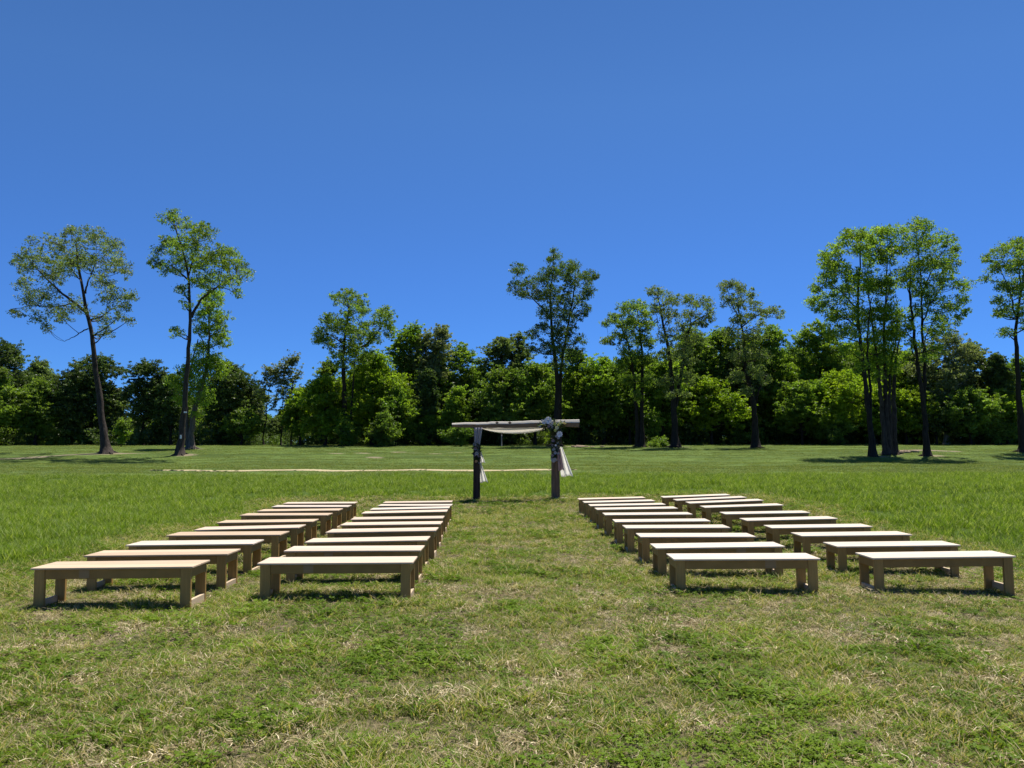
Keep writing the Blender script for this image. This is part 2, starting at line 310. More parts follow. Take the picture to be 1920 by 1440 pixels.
HEROES = [
 dict(label='tall leaning tree with a curved trunk and airy grey green crown, far left', leaf='grey', d=62, bark=M_bark,
  trunks=[(z6([(575,1358),(558,1230),(545,1130),(530,1000),(512,850),(500,740),(482,640),(463,560),(450,470),(430,390),(420,330),(415,230)]), .34, .06)],
  limbs=[(z6([(475,600),(430,550),(380,520),(290,430),(180,300)]), .13), (z6([(492,632),(530,628),(570,625),(640,590)]), .09), (z6([(462,490),(480,450),(510,420),(560,330)]), .08),
         (z6([(476,680),(450,705),(430,730),(392,758)]), .06), (z6([(400,545),(300,570),(220,560),(110,590)]), .06), (z6([(440,430),(380,370),(330,300),(300,200)]), .06)],
  blobs=z6([(180,300,80),(120,340,45),(130,430,45),(330,230,80),(430,190,60),(510,175,65),(600,235,60),(400,320,90),(280,400,70),(560,320,85),(670,360,60),(170,520,60),(240,500,70),(320,600,60),(400,560,70),(620,520,75),(550,620,50),(565,700,40),(695,500,40),(80,600,30),(260,680,35),(640,620,40),(170,200,28),(370,150,35),(210,620,40),(460,300,60),(560,430,60),(320,330,60),(680,560,30),(690,640,25)]), dens=.72, ls=.17),
 dict(label='tall slender tree with a small white tag low on its trunk, second from the left', leaf='mid', d=61.5, bark=M_bark,
  trunks=[(z6([(970,1365),(985,1200),(1000,1050),(1010,900),(1020,750),(1028,600),(1025,480),(1015,370),(990,270),(960,160),(930,90)]), .27, .04)],
  limbs=[(z6([(1035,620),(1065,530),(1110,480),(1200,410),(1290,370)]), .12), (z6([(1020,420),(950,350),(860,330)]), .08), (z6([(1015,740),(990,710),(950,700)]), .05), (z6([(1018,400),(1060,300),(1110,180)]), .07), (z6([(1120,475),(1210,460),(1300,500)]), .05)],
  blobs=z6([(900,80,35),(960,110,55),(930,50,25),(1050,140,50),(1115,155,45),(900,220,50),(960,240,70),(1060,220,70),(845,330,40),(910,360,50),(1000,330,60),(1110,300,75),(1200,310,65),(1270,340,65),(1240,410,55),(1150,420,70),(1320,390,35),(1070,420,50),(985,470,38),(955,695,32),(1000,545,30),(1290,490,25),(1190,260,40),(1240,270,40),(850,260,30)]), dens=.8, ls=.18),
 dict(label='forked tree with a pale leaning trunk, tucked behind the slender tagged tree', leaf='fresh', d=73, bark=M_birch,
  trunks=[(z6([(1028,1325),(1035,1200),(1052,1100),(1090,1000),(1110,930),(1125,820),(1130,680),(1128,570)]), .34, .05), (z6([(1018,1320),(1010,1150),(1005,1000),(1040,850),(1070,740)]), .2, .05)],
  limbs=[(z6([(1122,800),(1080,700),(1060,640)]), .07), (z6([(1128,700),(1180,640)]), .06)],
  blobs=z6([(1160,500,50),(1130,570,60),(1195,620,50),(1175,700,60),(1095,680,45),(1075,620,32),(1195,750,42),(1095,780,45),(1165,860,65),(1080,870,75),(1010,900,50),(1180,910,50),(1060,980,75),(1100,1060,50),(960,960,50),(1000,1060,50),(1060,1130,35),(1110,510,30)]), dens=.95, ls=.2),
 dict(label='tall twin-stemmed tree with a long right limb, left of centre at the woodland edge', leaf='mid', d=83, bark=M_bark_dark,
  trunks=[(z7([(540,1222),(535,1100),(530,950),(525,800),(525,700),(530,600),(545,520),(560,430),(545,350)]), .38, .06), (z7([(562,1222),(572,1000),(588,800),(600,700)]), .2, .05)],
  limbs=[(z7([(540,680),(600,660),(660,620),(720,560),(755,480),(770,430)]), .14), (z7([(530,620),(480,590),(420,560)]), .09), (z7([(555,450),(590,420),(640,400)]), .06), (z7([(550,400),(510,370),(480,355)]), .05)],
  blobs=z7([(540,335,50),(480,355,38),(610,365,48),(560,430,55),(640,420,45),(430,475,45),(480,520,65),(390,560,50),(440,620,50),(550,530,55),(620,560,60),(760,430,42),(800,450,38),(740,500,45),(800,530,50),(700,590,55),(560,640,65),(650,500,35),(530,720,70),(640,700,60),(370,600,30)]), dens=.75, ls=.22),
 dict(label='tallest central tree with a spreading vase-shaped crown, rising above the wooden arch', leaf='dark2', d=81, bark=M_bark_dark,
  trunks=[(z8([(392,1225),(395,1100),(400,1000),(402,850),(385,700),(370,580),(360,450),(360,300),(378,180)]), .42, .05), (z8([(405,1225),(415,1000),(420,800),(435,680),(455,560),(480,430),(500,300),(510,220)]), .3, .05)],
  limbs=[(z8([(368,480),(330,430),(280,380),(190,310),(150,270)]), .1), (z8([(475,450),(540,350),(590,270),(620,220)]), .08), (z8([(450,560),(510,500),(560,430)]), .06), (z8([(375,640),(300,590),(250,560)]), .07), (z8([(362,400),(300,260)]), .06)],
  blobs=z8([(165,185,48),(145,285,42),(230,270,55),(378,110,40),(370,200,60),(310,230,60),(440,180,60),(500,160,40),(480,250,60),(560,230,55),(620,210,38),(590,300,50),(540,360,48),(380,330,75),(300,330,50),(460,370,60),(560,420,40),(330,430,55),(420,460,65),(500,470,45),(310,520,42),(400,560,65),(480,560,45),(540,600,38),(350,640,60),(440,650,65),(250,560,38),(250,650,35),(520,680,40),(200,330,35),(380,60,15),(400,740,60)]), dens=.85, ls=.2),
 dict(label='twin-trunked tree standing first to the right of the arch, airy top', leaf='mid', d=78, bark=M_bark_dark,
  trunks=[(z8([(908,1240),(905,1100),(905,1000),(910,850),(910,700),(890,500),(880,420)]), .3, .05), (z8([(884,1235),(878,1100),(870,950),(850,750),(820,600),(770,500)]), .26, .05)],
  limbs=[(z8([(905,640),(940,520),(950,440)]), .07), (z8([(855,780),(760,640),(700,600)]), .06)],
  blobs=z8([(800,415,40),(740,470,42),(695,495,30),(800,500,55),(860,400,42),(900,395,35),(930,430,40),(860,500,60),(940,510,45),(780,580,50),(860,600,55),(720,600,35),(680,600,18),(940,600,55),(820,680,55),(900,700,55),(780,760,48),(950,720,48),(840,840,50),(940,840,45),(880,930,38)]), dens=.85, ls=.21),
 dict(label='V-forked tree with two wide feathery tops, middle of the right half', leaf='grey', d=74, bark=M_bark_dark,
  trunks=[(z8([(1110,1252),(1102,1100),(1096,950),(1080,750),(1058,600),(1030,480),(1020,400),(1000,330)]), .38, .05), (z8([(1108,1000),(1120,930),(1150,770),(1180,560),(1210,490),(1290,450),(1340,430)]), .24, .04)],
  limbs=[(z8([(1040,520),(1090,430),(1110,370)]), .06), (z8([(1195,520),(1220,420),(1230,370)]), .06), (z8([(1060,620),(1000,540),(980,440)]), .05)],
  blobs=z8([(965,300,28),(1010,320,42),(1070,360,42),(1110,360,38),(1040,440,52),(990,410,42),(1100,460,52),(1190,360,42),(1250,370,42),(1310,390,42),(1320,460,35),(1200,440,52),(1260,490,45),(1150,540,52),(1060,570,55),(1230,590,60),(1130,670,62),(1040,700,50),(1200,720,50),(1100,820,50),(1180,830,48),(1040,850,45),(1090,920,40),(1170,930,36)]), dens=.68, ls=.2),
 dict(label='crooked tree with spreading surface roots, standing alone left of the tall clump', leaf='grey', d=75, bark=M_bark_dark,
  trunks=[(z8([(1590,1247),(1585,1100),(1578,950),(1545,850),(1520,700),(1520,600),(1500,480),(1480,380)]), .38, .05), (z8([(1582,1000),(1610,900),(1650,830),(1655,740)]), .14, .03)],
  limbs=[(z8([(1510,520),(1580,460),(1650,440),(1700,430)]), .07), (z8([(1500,480),(1440,400),(1400,300)]), .07)],
  blobs=z8([(1400,280,40),(1450,270,42),(1500,300,40),(1420,360,45),(1490,380,55),(1560,330,35),(1590,390,38),(1640,430,42),(1700,420,38),(1740,450,25),(1620,500,35),(1480,470,50),(1540,470,42),(1440,560,50),(1520,580,60),(1600,580,45),(1560,680,60),(1480,700,50),(1500,820,50),(1640,700,48),(1590,790,50),(1540,900,40),(1650,830,40)]), dens=.68, ls=.2),
 dict(label='tall leafy tree with a thin dark leaning trunk, front left of the right-hand clump', leaf='fresh', d=61, bark=M_bark_dark,
  trunks=[(z9([(625,1312),(608,1150),(592,1000),(578,850),(558,700),(540,560),(545,400),(560,250),(555,150)]), .25, .04), (z9([(612,1120),(612,950),(595,750),(596,600),(620,450)]), .14, .03)],
  limbs=[(z9([(545,520),(450,400),(380,330)]), .07), (z9([(548,620),(440,560),(330,490)]), .07), (z9([(548,380),(470,250),(430,170)]), .06), (z9([(560,700),(470,660),(400,650)]), .05)],
  blobs=z9([(510,130,50),(440,180,50),(400,260,52),(360,270,30),(380,340,55),(325,400,35),(295,480,32),(370,480,55),(450,320,75),(560,190,65),(480,430,75),(420,560,55),(330,520,28),(560,350,65),(520,540,60),(460,640,55),(580,120,42),(400,640,42),(360,220,25),(480,110,25),(500,740,48),(560,820,38),(530,640,50)]), dens=1.0, ls=.19),
 dict(label='multi-stemmed tree in the middle of the right-hand clump, stems rising close together', leaf='fresh', d=63, bark=M_bark,
  trunks=[(z9([(697,1290),(680,1130),(668,1000),(655,870),(640,750),(612,550),(600,400)]), .26, .04), (z9([(708,1290),(698,1080),(690,900),(680,650),(698,450),(700,250)]), .24, .04), (z9([(718,1285),(716,1100),(712,950),(716,830),(745,720),(760,600)]), .2, .04), (z9([(736,1250),(738,1150),(738,1000),(742,850),(755,740),(775,640)]), .30, .05)],
  limbs=[(z9([(690,500),(740,380),(750,240)]), .06), (z9([(620,600),(600,500)]), .05)],
  blobs=z9([(650,115,48),(700,100,42),(650,230,75),(740,200,65),(620,400,75),(700,380,75),(680,520,75),(600,560,65),(740,560,65),(640,680,65),(740,660,55),(560,740,50),(700,740,50),(620,150,35),(640,800,45),(640,880,38),(730,830,42),(700,640,55)]), dens=1.0, ls=.19),
 dict(label='tall tree forking low into three dark stems, rightmost of the right-hand clump', leaf='mid2', d=61, bark=M_bark_dark,
  trunks=[(z9([(918,1318),(908,1150),(895,980),(872,860),(850,700),(835,550),(820,400),(830,250)]), .26, .04), (z9([(898,1010),(908,850),(892,650),(885,450),(882,300),(860,150)]), .17, .03), (z9([(870,850),(845,780),(830,720)]), .08, .03)],
  limbs=[(z9([(890,600),(950,480),(1030,380),(1090,380)]), .07), (z9([(886,430),(940,280),(1000,180)]), .06), (z9([(895,700),(970,580),(1060,520)]), .06), (z9([(830,500),(790,380),(780,300)]), .05)],
  blobs=z9([(780,100,42),(860,75,42),(920,65,38),(840,170,62),(940,150,62),(1030,145,42),(1065,190,38),(880,270,70),(980,260,70),(1050,280,42),(800,330,62),(1000,370,62),(1090,390,42),(1130,380,28),(880,400,62),(1110,460,35),(960,470,62),(1050,500,52),(1130,530,22),(860,530,52),(980,560,52),(1080,580,38),(800,620,42),(930,640,42),(1000,620,42),(870,40,18),(855,700,38),(960,730,42),(900,780,36)]), dens=.85, ls=.19),
 dict(label='tall tree with a straight dark trunk, cut by the right edge of the view', leaf='mid', d=66, bark=M_bark_dark,
  trunks=[(z9([(1437,1283),(1425,1150),(1412,950),(1400,750),(1392,600),(1405,520),(1425,420),(1445,300)]), .33, .05)],
  limbs=[(z9([(1395,560),(1340,420),(1260,300)]), .08), (z9([(1430,400),(1500,320),(1540,250)]), .08), (z9([(1425,420),(1390,300),(1380,200)]), .07)],
  blobs=z9([(1240,240,32),(1320,200,42),(1400,180,50),(1285,290,42),(1380,290,52),(1440,240,52),(1235,355,22),(1310,390,42),(1400,400,62),(1310,470,32),(1340,520,42),(1420,530,52),(1300,540,22),(1350,640,35),(1480,180,52),(1500,330,62),(1520,450,62),(1550,250,60),(1590,380,50),(1470,600,40)]), dens=.9, ls=.2),
]
LM['dark2'] = leaf_mat('leaves_deep_green', (0.0432, 0.0783, 0.0203), (0.1188, 0.1755, 0.0378), 0.5)
LM['mid2'] = leaf_mat('leaves_leaf_green', (0.084, 0.150, 0.020), (0.225, 0.315, 0.042), 0.62)
M_smoke = LM['dark']

for h in HEROES:
    px, py = h['trunks'][0][0][0][:2]
    x, _ = unp(px, py, h['d']); HERO_BASES.append((x, h['d'], 1.3))

# ------------------------------------------------------------------ ground sheet
def build_ground():
    xs = np.concatenate([-np.geomspace(3000, 82, 14), np.arange(-78, 78.1, .45), np.geomspace(82, 3000, 14)])
    ys = np.concatenate([-np.geomspace(3000, 8, 12), np.arange(-5, 20, .2), np.arange(20, 96, .4), np.geomspace(98, 3500, 18)])
    X, Y = np.meshgrid(xs, ys); Zz = G(X, Y)
    v = np.stack([X, Y, Zz], -1).reshape(-1, 3); nx, ny = len(xs), len(ys)
    i = np.arange(ny - 1)[:, None] * nx; j = np.arange(nx - 1)[None, :]
    f = np.stack([i + j, i + j + 1, i + nx + j + 1, i + nx + j], -1).reshape(-1, 4)
    mo, me_, la = zones(v[:, 0], v[:, 1])
    dirt = soil(v[:, 0], v[:, 1])
    m, t, out = mat('field_ground')
    P = pos(t)
    n1 = noise(t, 14, 6, .7, P); n2 = noise(t, 1.3, 4, .6, P); n3 = noise(t, .25, 3, .5, P); n4 = noise(t, 60, 3, .6, P)
    mown = mix(t, ramp(t, n1, [(.38, (0, 0, 0)), (.6, (1, 1, 1))]), (.030, .030, .012), (.19, .15, .085))
    mown = mix(t, ramp(t, n2, [(.45, (0, 0, 0)), (.7, (.6, .6, .6))]), mown, (.050, .072, .018))
    mead = mix(t, n1, (.035, .065, .012), (.085, .125, .025))
    lawn = mix(t, ramp(t, n2, [(.3, (0, 0, 0)), (.75, (1, 1, 1))]), (.070, .115, .022), (.115, .165, .035))
    lawn = mix(t, ramp(t, n4, [(.4, (0, 0, 0)), (.7, (1, 1, 1))]), lawn, (.13, .18, .05))
    st = N(t, 'ShaderNodeMapping'); st.inputs['Scale'].default_value = (.12, 1.0, 1); L(t, P, st.inputs[0])
    n5 = noise(t, .9, 4, .6, st.outputs[0])
    lawn = mix(t, ramp(t, n5, [(.40, (0, 0, 0)), (.60, (.9, .9, .9))]), lawn, (.050, .078, .018))
    c = mix(t, attr(t, 'meadow'), mown, mead); c = mix(t, attr(t, 'lawn'), c, lawn)
    dn = mth(t, 'MULTIPLY', attr(t, 'soil'), mth(t, 'ADD', mth(t, 'MULTIPLY', n1, 1.4), .2))
    c = mix(t, ramp(t, dn, [(.25, (0, 0, 0)), (.55, (1, 1, 1))]), c, mix(t, n1, (.16, .125, .08), (.29, .235, .16)))
    b = N(t, 'ShaderNodeBsdfPrincipled'); L(t, c, b.inputs['Base Color']); b.inputs['Roughness'].default_value = 1; b.inputs['Specular IOR Level'].default_value = .1
    bp = N(t, 'ShaderNodeBump'); bp.inputs['Strength'].default_value = .8; bp.inputs['Distance'].default_value = .03
    L(t, n1, bp.inputs['Height']); L(t, bp.outputs[0], b.inputs['Normal'])
    L(t, b.outputs[0], out.inputs[0])
    me = mesh('ground', v, f, m, True, attrs={'meadow': me_, 'lawn': la, 'soil': dirt})
    tag(obj('ground', me), kind='structure')

def seg_dist(x, y, pts):
    d = np.full(np.shape(x), 1e9)
    for (a, b), (c, e) in zip(pts[:-1], pts[1:]):
        dx, dy = c - a, e - b; t = np.clip(((x - a) * dx + (y - b) * dy) / (dx * dx + dy * dy), 0, 1)
        d = np.minimum(d, np.hypot(x - a - t * dx, y - b - t * dy))
    return d
def soil(x, y):
    s = np.zeros(np.shape(x))
    for bx, by, r in HERO_BASES:
        s = np.maximum(s, .58 * (1 - smooth(r * .3, r * 1.2, np.hypot((x - bx - .4) / 1.2, y - by))))
    # worn track from the left edge past the leaning tree
    s = np.maximum(s, .56 * (1 - smooth(.3, 1.1, seg_dist(x, y, [(-48, 56), (-40, 58), (-35, 61), (-31, 63)]))))
    s = np.maximum(s, .55 * (1 - smooth(.3, 1.6, seg_dist(x, y, [(6, 80), (12, 79.5), (17, 77.5), (22, 75.5)]))))
    s = np.maximum(s, .6 * (1 - smooth(.3, 1.3, seg_dist(x, y, [(33, 66), (37, 67), (39, 66)]))))
    for bx, by in ((-14.5, 62), (-12.6, 63), (-10, 66), (-8.4, 64), (-6.5, 62.5), (-11, 60), (-5, 65)):
        s = np.maximum(s, .62 * (1 - smooth(.2, .9, np.hypot((x - bx) / 1.6, y - by))))
    return s
build_ground()

# worn straw coloured path between meadow and lawn
def build_path():
    n = 260; xs = np.linspace(-19.6, 3.6, n)
    yc = 41.3 + .10 * np.sin(xs * .35) + (xs + 8) * .045
    taper = np.clip((xs + 19.6) / 6, .25, 1) * np.clip((3.6 - xs) / 2, .2, 1)
    wd = (.52 + .14 * np.sin(xs * 1.7) + .12 * rng.standard_normal(n)) * taper
    rows = []
    for q in (-1, -.5, 0, .5, 1):
        y = yc + q * wd + .08 * rng.standard_normal(n); rows.append(np.stack([xs, y, G(xs, y) + .012 + (1 - abs(q)) * .05], -1))
    v = np.stack(rows, 1).reshape(-1, 3)
    i = np.arange(n - 1)[:, None] * 5; j = np.arange(4)[None, :]
    f = np.stack([i + j, i + j + 1, i + 5 + j + 1, i + 5 + j], -1).reshape(-1, 4)[:, ::-1]
    m, t, out = mat('path_straw_soil'); P = pos(t)
    c = mix(t, noise(t, 3, 5, .7, P), (.28, .22, .11), (.48, .40, .23))
    b = N(t, 'ShaderNodeBsdfPrincipled'); L(t, c, b.inputs['Base Color']); b.inputs['Roughness'].default_value = 1
    L(t, b.outputs[0], out.inputs[0])
    tag(obj('path', mesh('path', v, f, m, True)), kind='structure')
build_path()

# ------------------------------------------------------------------ trees
def leaves(mb_v, mb_t, centers, radii, n_each, size, tint, flat=.7):
    """leaf blades round clump centres; returns quads"""
    k = len(centers)
    idx = np.repeat(np.arange(k), n_each)
    n = len(idx)
    dirs = rng.standard_normal((n, 3)); dirs /= np.linalg.norm(dirs, axis=1, keepdims=True)
    rr = radii[idx] * rng.random(n) ** .45
    c = centers[idx] + dirs * rr[:, None] * np.array([1, 1, flat])
    ax = rng.standard_normal((n, 3)) + dirs * .8; ax[:, 2] -= .25
    ax /= np.linalg.norm(ax, axis=1, keepdims=True)
    up = rng.standard_normal((n, 3)) * .9 + np.array([.05, .05, .55])
    sd = np.cross(ax, up); sd /= np.linalg.norm(sd, axis=1, keepdims=True) + 1e-9
    nn = np.cross(ax, sd)
    s = size * (.65 + .7 * rng.random(n))
    ll = s[:, None] * ax; ww = (s * .36)[:, None] * sd
    q = np.stack([c - ll * .5, c + ww * 1.25 + ll * .12, c + ll * .55 - ww * .35], 1)
    ti = np.clip(tint[idx] + .12 * rng.standard_normal(n), 0, 1)
    mb_v.append(q.reshape(-1, 3)); mb_t.append(np.repeat(ti, 3))

def leaf_mesh(name, vs, ts, m):
    v = np.concatenate(vs); t = np.concatenate(ts)
    f = np.arange(len(v)).reshape(-1, 3)
    return mesh(name, v, f, m, False, attrs={'tint': t})

def poly_at(P, t):
    P = np.asarray(P); k = np.linspace(0, 1, len(P)); return np.array([np.interp(t, k, P[:, i]) for i in range(P.shape[1])])
def resample(P, n):
    P = np.asarray(P, float); d = np.r_[0, np.cumsum(np.linalg.norm(np.diff(P, axis=0), axis=1))]
    tt = np.linspace(0, d[-1], n)
    # catmull-like smoothing: interpolate then average
    Q = np.stack([np.interp(tt, d, P[:, i]) for i in range(3)], 1)
    for _ in range(2): Q[1:-1] = (Q[:-2] + 2 * Q[1:-1] + Q[2:]) / 4
    return Q

def hero_tree(h):
    d = h['d']; px, py = h['trunks'][0][0][0][:2]
    bx, _ = unp(px, py, d); bz = g1(bx, d)
    root = empty('tree', (bx, d, bz)); tag(root, h['label'], 'tree', 'tall trees standing along the far side of the lawn')
    base = np.array([bx, d, bz])
    tm = MB(); lines = []
    def topts(pp, y0, spread):
        out = []; yy = y0
        for i, p in enumerate(pp):
            out.append([0, yy, 0]); x, z = unp(p[0], p[1], yy); out[-1][0] = x; out[-1][2] = z
            yy += spread * rng.standard_normal()
        return np.array(out)
    for k, (pp, r0, r1) in enumerate(h['trunks']):
        y0 = d + (0 if k == 0 else .25 * k)
        P = topts(pp, y0, .12)
        low = pp[0][1] > py - 14
        if low: P[0, 2] = g1(P[0, 0], P[0, 1]) - .12
        n = 26; Q = resample(P, n)
        u = np.linspace(0, 1, n); rad = r0 + (r1 - r0) * u ** .8
        if low: rad = rad * (1 + .75 * np.exp(-u * 26))
        Q[2:] += .03 * rng.standard_normal((n - 2, 3))
        tm.tube(Q - base, rad, 10 if low else 8, .05)
        lines.append((Q, rad))
        if low:  # root flare toes
            for a in rng.random(5) * 2 * np.pi:
                e = Q[0] + np.array([math.cos(a), math.sin(a), 0]) * r0 * 3.2; e[2] = g1(e[0], e[1]) - .08
                mid = Q[0] + np.array([math.cos(a), math.sin(a), 0]) * r0 * 1.5; mid[2] = g1(mid[0], mid[1]) + r0 * .28
                tm.tube(np.array([Q[1] * .6 + Q[0] * .4, mid, e]) - base, [r0 * .5, r0 * .3, r0 * .1], 6, .05)
    for pp, r0 in h['limbs']:
        sgn = rng.choice([-1, 1]) * .5
        P = topts(pp, d, .1); P[:, 1] += sgn * np.linspace(0, 1, len(P)) * 2.2
        Q = resample(P, 14); rad = np.linspace(r0, .02, 14); Q[1:] += .03 * rng.standard_normal((13, 3))
        tm.tube(Q - base, rad, 6, .04); lines.append((Q, rad))
    allp = np.concatenate([l[0] for l in lines]); allr = np.concatenate([l[1] for l in lines])
    vs, ts = [], []; tw = MB()
    D = h['dens']; ls = h['ls']
    bxs = np.array([q[0] for q in h['blobs']]); bc_ = (bxs.min() + bxs.max()) / 2; bh_ = (bxs.max() - bxs.min()) / 2 + 8
    for (x0, y0, r) in h['blobs']:
        rm = r * d / FPX * 1.0
        dep = .85 * bh_ * d / FPX * math.sqrt(max(.12, 1 - ((x0 - bc_) / bh_) ** 2))
        for rep in range(2):
            off = (rep - .5) * 2 * dep * rng.uniform(.1, 1.0)
            yy = d + off; x, z = unp(x0, y0, yy); c = np.array([x, yy, z])
            # branch feeding this clump of the crown
            dv = allp - c; dist = np.linalg.norm(dv, axis=1) + np.maximum(0, dv[:, 2] + .2) * 3
            j = int(np.argmin(dist)); a = allp[j]; ra = min(allr[j] * .6, .07)
            mid = (a + c) / 2 + np.array([0, 0, -.12 * np.linalg.norm(c - a)]) + .1 * rng.standard_normal(3)
            if rep == 0 or rng.random() < .6:
                Q = resample(np.array([a, mid, c]), 7); tw.tube(Q - base, np.linspace(ra, .018, 7), 5, .03, False)
            nc = max(4, int(D * 29 * rm ** 1.8 * rng.uniform(.75, 1.2)))
            dr = rng.standard_normal((nc, 3)); dr /= np.linalg.norm(dr, axis=1, keepdims=True)
            rr_ = rm * rng.random(nc) ** .45; ou = rng.random(nc) < .28; rr_[ou] = rm * rng.uniform(.9, 1.4, ou.sum())
            cc = c + dr * rr_[:, None] * np.array([1, .9, .85])
            for q in cc[: max(3, nc // 5)]:
                tw.tube(resample(np.array([c + (q - c) * .1, (c + q) / 2 + .06 * rng.standard_normal(3), q]), 4) - base, [.02, .016, .012, .008], 3, 0, False)
            leaves(vs, ts, cc - base, rng.uniform(.24, .6, nc) * np.where(ou, .7, 1), rng.integers(22, 36, nc), ls * .88, np.clip(.5 + .3 * rng.standard_normal(nc), 0, 1))
    trunk = tm.build('trunk', h['bark'], root, True)
    tag(tw.build('branches', h['bark'], root, True), kind='stuff')
    obj('crown', leaf_mesh('crown', vs, ts, LM[h['leaf']]), root)
    return root

hero_objs = [hero_tree(h) for h in HEROES]

def round_tree_arrays(H, W, base_h, leaf_n, ls, airy=0., nb=20, Dp=None, col=False, trunk_r=None, topw=.55):
    """trunk MB and leaf arrays of a woodland tree: height H, crown width W, crown starts at base_h"""
    tm = MB(); vs, ts = [], []
    r0 = trunk_r or H * .014 + .05
    lean = rng.standard_normal(2) * .03 * H
    n = 12; u = np.linspace(0, 1, n)
    P = np.stack([lean[0] * u ** 1.5, lean[1] * u ** 1.5, u * H * .92 - .15 * (u == 0)], 1); P[1:] += .05 * rng.standard_normal((n - 1, 3))
    tm.tube(P, (r0 * (1 - u * .88)) * (1 + .5 * np.exp(-u * 18)), 7, .05)
    Dp = Dp or W * .8
    hc = H - base_h
    bl = []
    tries = 0; ph = rng.random(3) * 6.28
    while len(bl) < nb and tries < 900:
        tries += 1
        t = rng.random() ** .8
        # crown profile: widest at 40 percent, rounded top
        prof = (math.sin(math.pi * min(1, (t * .82 + .16))) ** .7) if not col else (1 - t) ** .5 * .9 + .1
        a = rng.random() * 2 * math.pi; rr = math.sqrt(rng.random()) * prof * (1 + .22 * math.sin(2 * a + ph[0] + t * 5) + .14 * math.sin(5 * a + ph[1] - t * 9))
        r = rng.uniform(.10, .25) * min(W, hc) * (1 - .25 * t)
        c = np.array([math.cos(a) * rr * (W / 2 - r * .7) + lean[0] * t, math.sin(a) * rr * (Dp / 2 - r * .7) + lean[1] * t, base_h + r * .6 + t * (hc - 1.35 * r)])
        if all(np.linalg.norm(c - q[0]) > .62 * (r + q[1]) for q in bl) or tries > 500: bl.append((c, r))
    top = np.array([lean[0] + rng.normal() * W * .10, lean[1], H - .13 * W]); bl.append((top, .12 * W)); bl.append((top + np.array([rng.normal() * .16 * W, 0, -.14 * W]), .13 * W))
    vol = sum(r ** 2 for _, r in bl)
    for c, r in bl:
        nc = max(4, int(3.7 * leaf_n / 22 * r ** 2 / vol)); 
        dr = rng.standard_normal((nc, 3)); dr /= np.linalg.norm(dr, axis=1, keepdims=True)
        rr_ = r * rng.random(nc) ** .42; ou = rng.random(nc) < .34; rr_[ou] = r * rng.uniform(.9, 1.75, ou.sum())
        cc = c + dr * rr_[:, None] * np.array([1, 1, .8])
        bt = rng.normal(.52, .26)
        leaves(vs, ts, cc, rng.uniform(.2, .55, nc) * (1 - .3 * airy) * np.where(ou, .7, 1), rng.integers(15, 26, nc), ls, np.clip(bt + .22 * rng.standard_normal(nc), 0, 1), .5)
        # feeding limb
        zt = np.clip((c[2] - .35 * math.hypot(c[0], c[1]) - .3) / (H * .92), .12, .95)
        a0 = np.array([np.interp(zt, u, P[:, 0]), np.interp(zt, u, P[:, 1]), zt * H * .92])
        Q = resample(np.array([a0, (a0 + c) / 2 + [0, 0, -.08 * r], c]), 5)
        tm.tube(Q, np.linspace(r0 * (1 - zt) * .5 + .03, .02, 5), 5, .03, False)
    # upright sprays that break the outline of the crown
    for _ in range(int(16 + W * 2)):
        c, r = bl[rng.integers(0, len(bl))]
        dv = np.array([rng.normal() * .7, rng.normal() * .5, rng.uniform(.1, 1.0)]); dv /= np.linalg.norm(dv)
        k = 4; st = c + dv * r * .8; ln = rng.uniform(.5, 1.5) * (.5 + .06 * W)
        pts = st + dv * np.linspace(0, ln, k)[:, None] + .08 * rng.standard_normal((k, 3)); pts[:, 2] = np.minimum(pts[:, 2], H + .5)
        leaves(vs, ts, pts, np.linspace(.38, .16, k), rng.integers(9, 15, k), ls * .9, np.clip(.55 + .2 * rng.standard_normal(k), 0, 1), .8)
        tm.tube(np.array([c, st, pts[-1]]), [.03, .02, .008], 3, 0, False)
    return tm, vs, ts

def edge_tree(px, top, wpx, d, leaf, label, low=None, airy=0., bark=M_bark_dark, cat='tree', name='tree', n=7000, ls=.225, nb=26, r=None, group='trees along the woodland edge', dy=0, col=False):
    x, ztop = unp(px, top, d); zb = g1(x, d); H = ztop - zb; W = wpx * d / FPX * (1.2 if cat == 'tree' else 1)
    bh = (unp(px, low, d)[1] - zb) if low else H * .18
    tm, vs, ts = round_tree_arrays(H, W, max(.05, bh), n, ls, airy, nb, trunk_r=r, col=col)
    root = empty(name, (x, d, zb)); tag(root, label, cat, group)
    tm.build('trunk', bark, root, True)
    obj('crown', leaf_mesh('crown', vs, ts, LM[leaf]), root)
    return root

